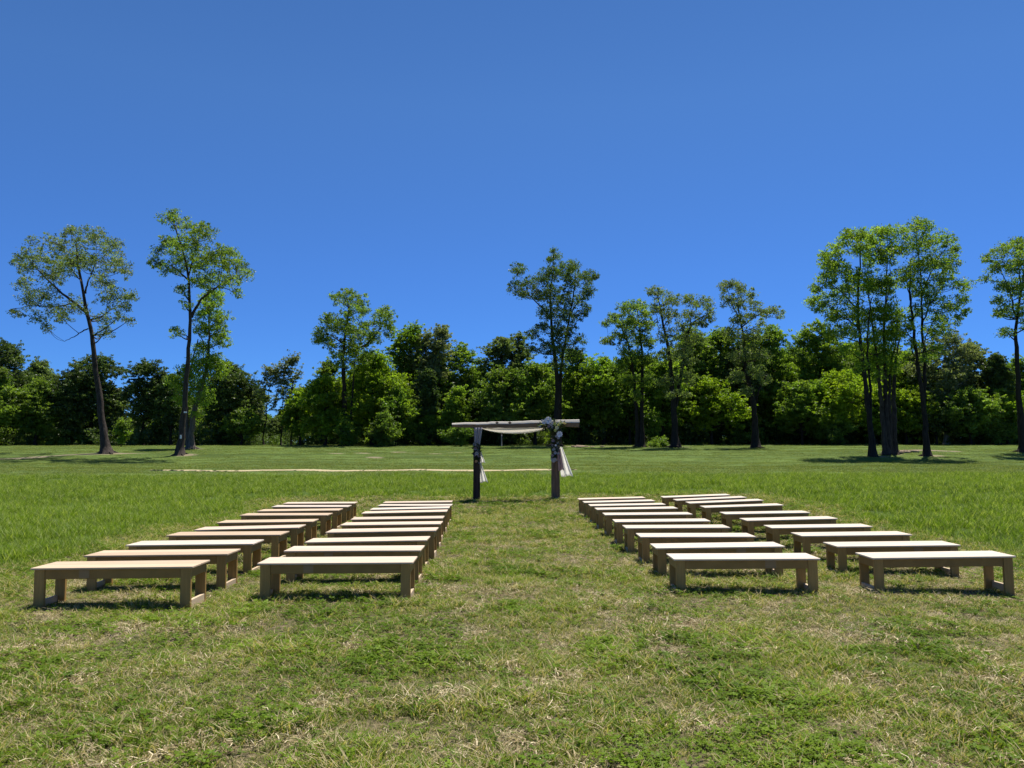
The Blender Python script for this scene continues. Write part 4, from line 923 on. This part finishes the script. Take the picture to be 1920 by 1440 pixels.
def flower_mat(name, c):
    m, t, out = mat(name); b = N(t, 'ShaderNodeBsdfPrincipled'); b.inputs['Roughness'].default_value = .7
    n = noise(t, 60, 2, .5, N(t, 'ShaderNodeTexCoord').outputs['Object']); L(t, mix(t, n, tuple(q * .75 for q in c), c), b.inputs['Base Color'])
    L(t, b.outputs[0], out.inputs[0]); return m
FM = {k: flower_mat('petals_' + k, c) for k, c in dict(white=(.85, .85, .88), cream=(.8, .75, .45), orange=(.75, .42, .22), mauve=(.30, .24, .30), grey=(.42, .42, .45), yellow=(.62, .66, .18)).items()}
M_fleaf = leaf_mat('garland_leaves', (.025, .045, .018), (.07, .10, .035), .25)
def flower_mb(c, r, npet=9):
    b = MB()
    for ring, (k, rr, tilt) in enumerate(((npet, 1, .35), (npet - 2, .72, .75), (5, .42, 1.15))):
        for i in range(k):
            a = 2 * math.pi * i / k + ring * .4 + rng.normal() * .1
            # flower faces -y (towards the benches)
            ux = np.array([math.cos(a), 0, math.sin(a)]); out = np.array([0, -1, 0])
            dirv = ux * math.cos(tilt) + out * math.sin(tilt); sd = np.cross(dirv, out); sd = np.cross(out, ux)
            L_ = r * rr; w = L_ * .42
            p0 = c; p1 = c + dirv * L_ * .55 + sd * w; p2 = c + dirv * L_ + out * .1 * r; p3 = c + dirv * L_ * .55 - sd * w
            b.add([p0, p1, p2, p3], [(0, 1, 2, 3)])
    return b
def arrangement(label, fl, leaves_px, o_px):
    o0 = topx(*o_px, AD - .2); root = empty('flower_garland', o0); tag(root, label, 'flowers', 'flower garlands on the arch')
    for px, py, r, c in fl:
        y = AD - .2 + rng.uniform(-.05, .03); q = topx(px, py, y) - o0
        flower_mb(q, r).build('flower', FM[c], root, False)
    lb = MB()
    for (x0, y0, rpx, n) in leaves_px:
        for _ in range(n):
            a = rng.random() * 6.28; rr = rpx * math.sqrt(rng.random())
            y = AD - .17 + rng.uniform(-.06, .06); c = topx(x0 + rr * math.cos(a), y0 + rr * math.sin(a), y) - o0
            dv = rng.standard_normal(3); dv /= np.linalg.norm(dv); s = np.cross(dv, rng.standard_normal(3)); s /= np.linalg.norm(s)
            l = rng.uniform(.04, .075)
            lb.add([c - dv * l, c + s * l * .4, c + dv * l, c - s * l * .4], [(0, 1, 2, 3)], np.full(4, rng.random()))
    o = lb.build('foliage', M_fleaf, root, False); o['kind'] = 'stuff'
    # thin curved stems reaching sideways
    return root
a1 = arrangement('white and cream flower spray at the right end of the arch beam',
  [(1028, 788, .13, 'white'), (1033, 793, .10, 'white'), (1020, 791, .08, 'white'), (1012, 799, .05, 'grey'), (1022, 796, .05, 'mauve'), (1040, 795, .06, 'yellow'), (1036, 801, .055, 'grey'), (1044, 802, .07, 'cream'), (1041, 807, .055, 'yellow'), (1050, 794, .04, 'cream'), (1058, 794, .045, 'orange'), (1029, 799, .05, 'mauve'), (1047, 798, .045, 'yellow'), (1016, 788, .04, 'grey')],
  [(1030, 796, 14, 170), (1044, 803, 10, 90), (1055, 795, 6, 25), (1012, 798, 7, 30)], (1034, 806))
for (xa, ya, xb, yb) in ((1044, 797, 1062, 794), (1024, 797, 1008, 799), (1030, 792, 1030, 784), (1044, 800, 1052, 790)):
    s_ = MB(); o0 = np.array(a1.location); A_ = topx(xa, ya, AD - .2) - o0; B_ = topx(xb, yb, AD - .24) - o0
    s_.tube(np.array([A_, (A_ + B_) / 2 + [0, -.03, .04], B_]), [.012, .009, .006], 5); s_.build('stem', FM['yellow'], a1, True)
arrangement('dusky flower and leaf garland running down the right arch post',
  [(1049, 814, .11, 'white'), (1047, 821, .05, 'grey'), (1037, 826, .055, 'mauve'), (1043, 818, .045, 'grey'), (1046, 830, .05, 'grey'), (1036, 835, .05, 'mauve'), (1042, 835, .04, 'white'), (1038, 842, .065, 'grey'), (1046, 840, .05, 'mauve'), (1041, 849, .06, 'grey'), (1036, 854, .05, 'mauve'), (1047, 850, .045, 'grey')],
  [(1042, 815, 9, 70), (1042, 828, 9, 80), (1042, 842, 9, 80), (1041, 854, 8, 50)], (1042, 860))
arrangement('dusky mauve flower cluster halfway up the left arch post',
  [(890, 833, .06, 'grey'), (897, 836, .06, 'grey'), (891, 841, .065, 'mauve'), (897, 844, .05, 'grey'), (894, 850, .07, 'grey'), (890, 853, .055, 'mauve'), (897, 855, .05, 'mauve'), (893, 865, .05, 'orange'), (899, 868, .04, 'mauve')],
  [(894, 838, 8, 60), (894, 850, 8, 70), (895, 862, 6, 40)], (894, 868))

# ------------------------------------------------------------------ small things by the trees
def flat_thing(name, label, cat, px, py, d, w, h, m_, dep=.02, dy=-.30):
    x, z = unp(px, py, d + dy); b = MB(); b.box(-w / 2, w / 2, -dep / 2, dep / 2, -h / 2, h / 2, .003)
    o = b.build(name, m_); o.location = (x, d + dy, z); tag(o, label, cat); return o
M_white_p, t_, out_ = mat('white_enamel'); b_ = N(t_, 'ShaderNodeBsdfPrincipled'); b_.inputs['Base Color'].default_value = (.78, .77, .74, 1); b_.inputs['Roughness'].default_value = .5; L(t_, b_.outputs[0], out_.inputs[0])
flat_thing('tag', 'small white tag nailed low on the slender tree trunk', 'tag', 339, 819, 61.5, .14, .3, M_white_p)
flat_thing('tag', 'small white strip nailed higher up the slender tree trunk', 'tag', 347.5, 773, 61.5, .26, .12, M_white_p, dy=-.28)
# thin grey pole seen through the arch
x, zt = unp(940.5, 815, 80); zb = g1(x, 80)
pb = MB(); pb.tube(np.array([(0, 0, -.3), (0, 0, 1.0), (0, 0, zt - zb)]), [.05, .05, .045], 8)
M_gp = bark_mat('grey_post_wood', (.3, .29, .27), (.17, .16, .15))
o = pb.build('pole', M_gp, None, True); o.location = (x, 80, zb); tag(o, 'thin grey pole at the wood edge seen through the arch', 'pole')
# cut logs and brush between the arch and the twin trunks
def log_pile(px, d, n, label, spread=1.4, group='log heaps by the trees'):
    x0, _ = unp(px, 836, d); root = empty('log_pile', (x0, d, g1(x0, d))); tag(root, label, 'logs', group)
    for i in range(n):
        a = rng.normal(0, .35); l = rng.uniform(.4, 1.0); r = rng.uniform(.05, .12); c = np.array([rng.uniform(-spread, spread), rng.uniform(-.4, .4), 0]); c[2] = g1(x0 + c[0], d + c[1]) - root.location.z + r * .8
        dv = np.array([math.cos(a), math.sin(a), rng.normal(0, .08)]) * l / 2
        b = MB(); b.tube(np.array([c - dv, c + [0, 0, .01], c + dv]), [r, r * 1.05, r * .9], 8, .05); b.build('log', M_gp2, root, True)
M_gp2 = bark_mat('cut_log_bark', (.42, .32, .22), (.2, .14, .1))
log_pile(1098, 78.5, 9, 'scattered cut logs right of the arch in tree shade', 2.2)
log_pile(1668 + 30, 64.5, 8, 'small heap of pale cut logs behind the multi-stemmed tree', 1.3)

# ------------------------------------------------------------------ grass
def blade_mat(name, c1, c2, c3, trans=.4, gl=.012):
    """c1..c2 by instance tone, c3 for the odd dried blade (tint attribute of the blade)"""
    m, t, out = mat(name)
    tone = attr(t, 'tone', 'INSTANCER'); ti = attr(t, 'tint')
    n = noise(t, .8, 3, .6, pos(t))
    f = mth(t, 'ADD', mth(t, 'MULTIPLY', tone, .6), mth(t, 'MULTIPLY', n, .4))
    c = mix(t, f, c1, c2); c = mix(t, ramp(t, ti, [(.78, (0, 0, 0)), (.82, (1, 1, 1))]), c, c3)
    hv = N(t, 'ShaderNodeHueSaturation'); L(t, c, hv.inputs['Color']); L(t, mth(t, 'ADD', mth(t, 'MULTIPLY', ti, .7), .68), hv.inputs['Value'])
    d = N(t, 'ShaderNodeBsdfDiffuse'); L(t, hv.outputs[0], d.inputs[0]); tr = N(t, 'ShaderNodeBsdfTranslucent')
    L(t, mix(t, 1, hv.outputs[0], (1.2, 1.3, .45), 'MULTIPLY'), tr.inputs[0])
    m1 = N(t, 'ShaderNodeMixShader'); m1.inputs[0].default_value = trans; L(t, d.outputs[0], m1.inputs[1]); L(t, tr.outputs[0], m1.inputs[2])
    g = N(t, 'ShaderNodeBsdfGlossy'); g.inputs['Roughness'].default_value = .5
    m2 = N(t, 'ShaderNodeMixShader'); m2.inputs[0].default_value = gl; L(t, m1.outputs[0], m2.inputs[1]); L(t, g.outputs[0], m2.inputs[2])
    L(t, m2.outputs[0], out.inputs[0]); return m
STRAW = (.42, .34, .19)
B_green = blade_mat('grass_green', (.066, .122, .010), (.225, .310, .026), STRAW, .38, .008)
B_dry = blade_mat('grass_dry', (.17, .125, .06), (.38, .305, .165), (.58, .49, .32), .25)
B_mead = blade_mat('grass_meadow', (.070, .128, .010), (.190, .275, .024), (.30, .33, .11), .45)
B_lawn = blade_mat('grass_lawn', (.062, .100, .016), (.155, .205, .032), (.24, .24, .09), .4)
B_clov = blade_mat('clover_leaves', (.070, .135, .010), (.190, .275, .022), (.12, .2, .05), .35, .008)

def tuft(name, m_, n, rad, h0, h1, w, bend, lean=.5, seg=2, dry=.15):
    b = MB()
    for i in range(n):
        a = rng.random() * 6.28; r = rad * math.sqrt(rng.random()); x, y = r * math.cos(a), r * math.sin(a)
        h = rng.uniform(h0, h1); fa = rng.random() * 6.28; l = abs(rng.normal(0, lean)); 
        dx, dy = math.cos(fa), math.sin(fa); sx, sy = -dy, dx
        fa2 = fa + rng.normal(0, .9); sx, sy = math.cos(fa2 + 1.57), math.sin(fa2 + 1.57)
        V = []; t_b = rng.random()
        for s in range(seg + 1):
            u = s / seg; out = (l * u + bend * u * u) * h; z = h * u * math.cos(min(1.2, l * .6)) - bend * .35 * h * u * u
            ww = w * (1 - u ** 1.5 * .85) / 2
            V += [(x + dx * out - sx * ww, y + dy * out - sy * ww, z), (x + dx * out + sx * ww, y + dy * out + sy * ww, z)]
        f = [(2 * s, 2 * s + 1, 2 * s + 3, 2 * s + 2) for s in range(seg)]
        b.add(V, f, np.full(len(V), t_b if rng.random() > dry else .9))
    return b.mesh(name, m_)
def litter(name, m_, n, rad, l0, l1, w):
    b = MB()
    for i in range(n):
        a = rng.random() * 6.28; r = rad * math.sqrt(rng.random()); c = np.array([r * math.cos(a), r * math.sin(a), rng.uniform(.004, .035)])
        fa = rng.random() * 6.28; l = rng.uniform(l0, l1) / 2; dv = np.array([math.cos(fa), math.sin(fa), rng.normal(0, .25)]) * l; k = np.array([-math.sin(fa), math.cos(fa), 0]) 
        bow = k * rng.normal(0, .25) * l + np.array([0, 0, rng.uniform(0, .01)])
        q = k * w / 2
        b.add([c - dv - q, c - dv + q, c + bow + q, c + bow - q, c + dv + q * .5, c + dv - q * .5], [(0, 1, 2, 3), (3, 2, 4, 5)], np.full(6, rng.random()))
    return b.mesh(name, m_)
def clover(name, m_, n, rad, s0, s1, h):
    b = MB()
    for i in range(n):
        a = rng.random() * 6.28; r = rad * math.sqrt(rng.random()); c = np.array([r * math.cos(a), r * math.sin(a), rng.uniform(.3, 1) * h])
        fa = rng.random() * 6.28; ti = rng.random() * .75
        nrm = np.array([rng.normal(0, .3), rng.normal(0, .3), 1]); nrm /= np.linalg.norm(nrm)
        for q in range(3):
            th = fa + q * 2.094; dv = np.array([math.cos(th), math.sin(th), 0]); dv -= nrm * dv.dot(nrm); sd = np.cross(nrm, dv); s = rng.uniform(s0, s1)
            b.add([c, c + dv * s * .55 + sd * s * .42, c + dv * s + nrm * s * .1, c + dv * s * .55 - sd * s * .42], [(0, 1, 2, 3)], np.full(4, ti))
    return b.mesh(name, m_)

near = coll_of('sward', [
  tuft('g0', B_green, 16, .045, .025, .065, .0055, .5), tuft('g1', B_green, 18, .05, .02, .05, .005, .8, .8), tuft('g2', B_green, 14, .035, .045, .10, .0055, .6, .35), tuft('g3', B_green, 20, .06, .02, .05, .0045, .4, .9, 2, .25),
  tuft('d0', B_dry, 12, .05, .02, .07, .0036, .9, 1.1), tuft('d1', B_dry, 10, .05, .03, .09, .0034, .6, .8), litter('s0', B_dry, 10, .07, .03, .085, .0042), litter('s1', B_dry, 12, .08, .02, .06, .0038),
  clover('c0', B_clov, 12, .06, .010, .018, .05), clover('c1', B_clov, 9, .06, .013, .022, .05), clover('c2', B_clov, 6, .05, .018, .03, .05)])
def vnoise(x, y, s, seed):
    """cheap value noise"""
    r = np.random.default_rng(seed); T = r.random((64, 64))
    X = x / s + 1000; Y = y / s + 1000; i = np.floor(X).astype(int); j = np.floor(Y).astype(int); u = X - i; v = Y - j; u = u * u * (3 - 2 * u); v = v * v * (3 - 2 * v)
    a = T[i % 64, j % 64]; b = T[(i + 1) % 64, j % 64]; c = T[i % 64, (j + 1) % 64]; d = T[(i + 1) % 64, (j + 1) % 64]
    return a * (1 - u) * (1 - v) + b * u * (1 - v) + c * (1 - u) * v + d * u * v
def field(n, y0, y1, xm=1.5, k=.76):
    """points over the strip y0..y1, as wide as the view plus a margin"""
    area = 0; y = rng.uniform(y0, y1, n * 2); wmax = k * y1 + xm; x = rng.uniform(-wmax, wmax, n * 2)
    ok = np.abs(x) < k * y + xm; x, y = x[ok][:n], y[ok][:n]; return x, y
def dens_n(den, y0, y1, xm=1.5, k=.76): return int(den * (k * (y1 * y1 - y0 * y0) + 2 * xm * (y1 - y0)))
def not_on_rails(x, y, m=.02):
    ok = np.ones(len(x), bool)
    for cx, d, hw in bench_boxes:
        for s in (-1, 1):
            xc = cx + s * (hw - .045); ok &= ~((np.abs(x - xc) < .03 + m) & (y > d + .0) & (y < d + BD))
            xc = cx + s * (hw - .085); ok &= ~((np.abs(x - xc) < .06 + m) & ((np.abs(y - d - .04) < .03 + m) | (np.abs(y - d - BD + .04) < .03 + m)))
    return ok
def scatter(name, x, y, idx, scl, tone, coll, label, cat, zoff=-.004, flat=1.0):
    n = len(x); z = G(x, y) + zoff
    rot = np.stack([rng.normal(0, .08, n), rng.normal(0, .08, n), rng.random(n) * 6.283], 1)
    sc = np.stack([scl, scl, scl * flat], 1)
    return pts_object(name, np.stack([x, y, z], 1), idx, rot, sc, tone, coll, label, cat)

# mown sward: green, dry and clover tufts in patches
X, Y = [], []
for den, y0, y1 in ((720, 2.2, 6.5), (480, 6.5, 11), (290, 11, 17), (190, 17, 25.2)):
    x, y = field(dens_n(den, y0, y1), y0, y1); X.append(x); Y.append(y)
x = np.concatenate(X); y = np.concatenate(Y)
mo, mea, la = zones(x, y); ok = (rng.random(len(x)) < np.clip(mo * 1.3, 0, 1)) & not_on_rails(x, y); x, y = x[ok], y[ok]
dryn = .42 * vnoise(x, y, .42, 1) + .23 * vnoise(x, y, 1.6, 2) + .35 * vnoise(x, y, .2, 3)
clovn = vnoise(x, y, .8, 4)
edge = np.clip((np.abs(x - .4) - 5.5) / 2.5, 0, 1)
dryp = np.clip((dryn - .52) * 2.9 + .15 - edge * .4 - smooth(11, 20, y) * .05, .04, .7)
r1 = rng.random(len(x)); idx = rng.integers(0, 4, len(x))
isd = r1 < dryp; idx[isd] = rng.integers(4, 8, isd.sum())
isc = (~isd) & (rng.random(len(x)) < np.clip((clovn - .40) * 1.8, 0.14, .5)); idx[isc] = rng.choice([8, 8, 9, 9, 10], isc.sum())
size = rng.uniform(.5, 1.6, len(x)) * (1 + .35 * smooth(9, 20, y)) * (.5 + .75 * vnoise(x, y, .45, 6))
tone = np.clip(.9 * vnoise(x, y, .7, 5) + rng.normal(0, .25, len(x)), 0, 1)
scatter('mown_grass', x, y, idx, size, tone, near, 'short mown grass with dry straw and clover round the benches', 'grass')

# tall meadow
mcoll = coll_of('meadow', [tuft('m%d' % i, B_mead, 20, .13, .09, .23, .011, .45, .4, 3, .05) for i in range(4)] + [tuft('m4', B_mead, 14, .12, .16, .27, .007, .3, .25, 3, .3)])
X, Y = [], []
for den, y0, y1 in ((60, 8, 14), (46, 14, 22), (34, 22, 30), (24, 30, 39.5)):
    x, y = field(dens_n(den, y0, y1, 2), y0, y1, 2); X.append(x); Y.append(y)
x = np.concatenate(X); y = np.concatenate(Y)
mo, mea, la = zones(x, y); ok = rng.random(len(x)) < np.clip(mea * 1.2, 0, 1); x, y = x[ok], y[ok]; mea = mea[ok]
idx = np.where(rng.random(len(x)) < .12, 4, rng.integers(0, 4, len(x)))
size = rng.uniform(.55, 1.25, len(x)) * (.5 + .5 * mea) * (.6 + .8 * vnoise(x, y, .8, 8)) * np.interp(y, [30, 39], [1, .7])
scatter('meadow_grass', x, y, idx, size, np.clip(.25 + .5 * vnoise(x, y, 3.0, 9) + rng.normal(0, .32, len(x)), 0, 1), mcoll, 'taller bright green meadow grass round the mown clearing', 'grass')

# lawn towards the trees
lcoll = coll_of('lawn', [tuft('l%d' % i, B_lawn, 46, .42, .03, .075, .012, .5, .6, 2, .1) for i in range(4)])
X, Y = [], []
for den, y0, y1 in ((9, 38, 52), (6, 52, 70), (4, 70, 88)):
    x, y = field(dens_n(den, y0, y1, 2, .74), y0, y1, 2, .74); X.append(x); Y.append(y)
x = np.concatenate(X); y = np.concatenate(Y)
mo, mea, la = zones(x, y); s_ = soil(x, y)
pth = (np.abs(y - 41.3 - (x + 8) * .045) < 1.25) & (x > -19.8) & (x < 3.8)
ok = (rng.random(len(x)) < la) & (s_ < .35) & ~pth; x, y = x[ok], y[ok]
scatter('lawn_grass', x, y, rng.integers(0, 4, len(x)), rng.uniform(.7, 1.3, len(x)), np.clip(-.1 + 1.1 * vnoise(x * .12, y, 1.3, 11) + rng.normal(0, .15, len(x)), 0, 1), lcoll, 'short lawn grass between the meadow and the trees', 'grass')

# broad-leaved weeds standing out of the mown sward
def weed(name):
    b = MB()
    for i in range(9):
        fa = i * .7 + rng.normal(0, .2); dv = np.array([math.cos(fa), math.sin(fa), 0]); sd = np.array([-dv[1], dv[0], 0]); l = rng.uniform(.05, .1); h = rng.uniform(.01, .04)
        b.add([(0, 0, .005), dv * l * .5 + sd * l * .2 + [0, 0, h], dv * l + [0, 0, h * .5], dv * l * .5 - sd * l * .2 + [0, 0, h]], [(0, 1, 2, 3)], np.full(4, rng.random() * .7))
    return b.mesh(name, B_clov)
wc = coll_of('weed', [weed('w0'), weed('w1')])
x, y = field(900, 2.5, 20); mo, _, _ = zones(x, y); ok = (mo > .5) & not_on_rails(x, y, .06); x, y = x[ok], y[ok]
scatter('weeds', x, y, rng.integers(0, 2, len(x)), rng.uniform(.35, .8, len(x)), rng.random(len(x)), wc, 'small broad-leaved weeds dotted through the mown grass', 'weeds', .01)
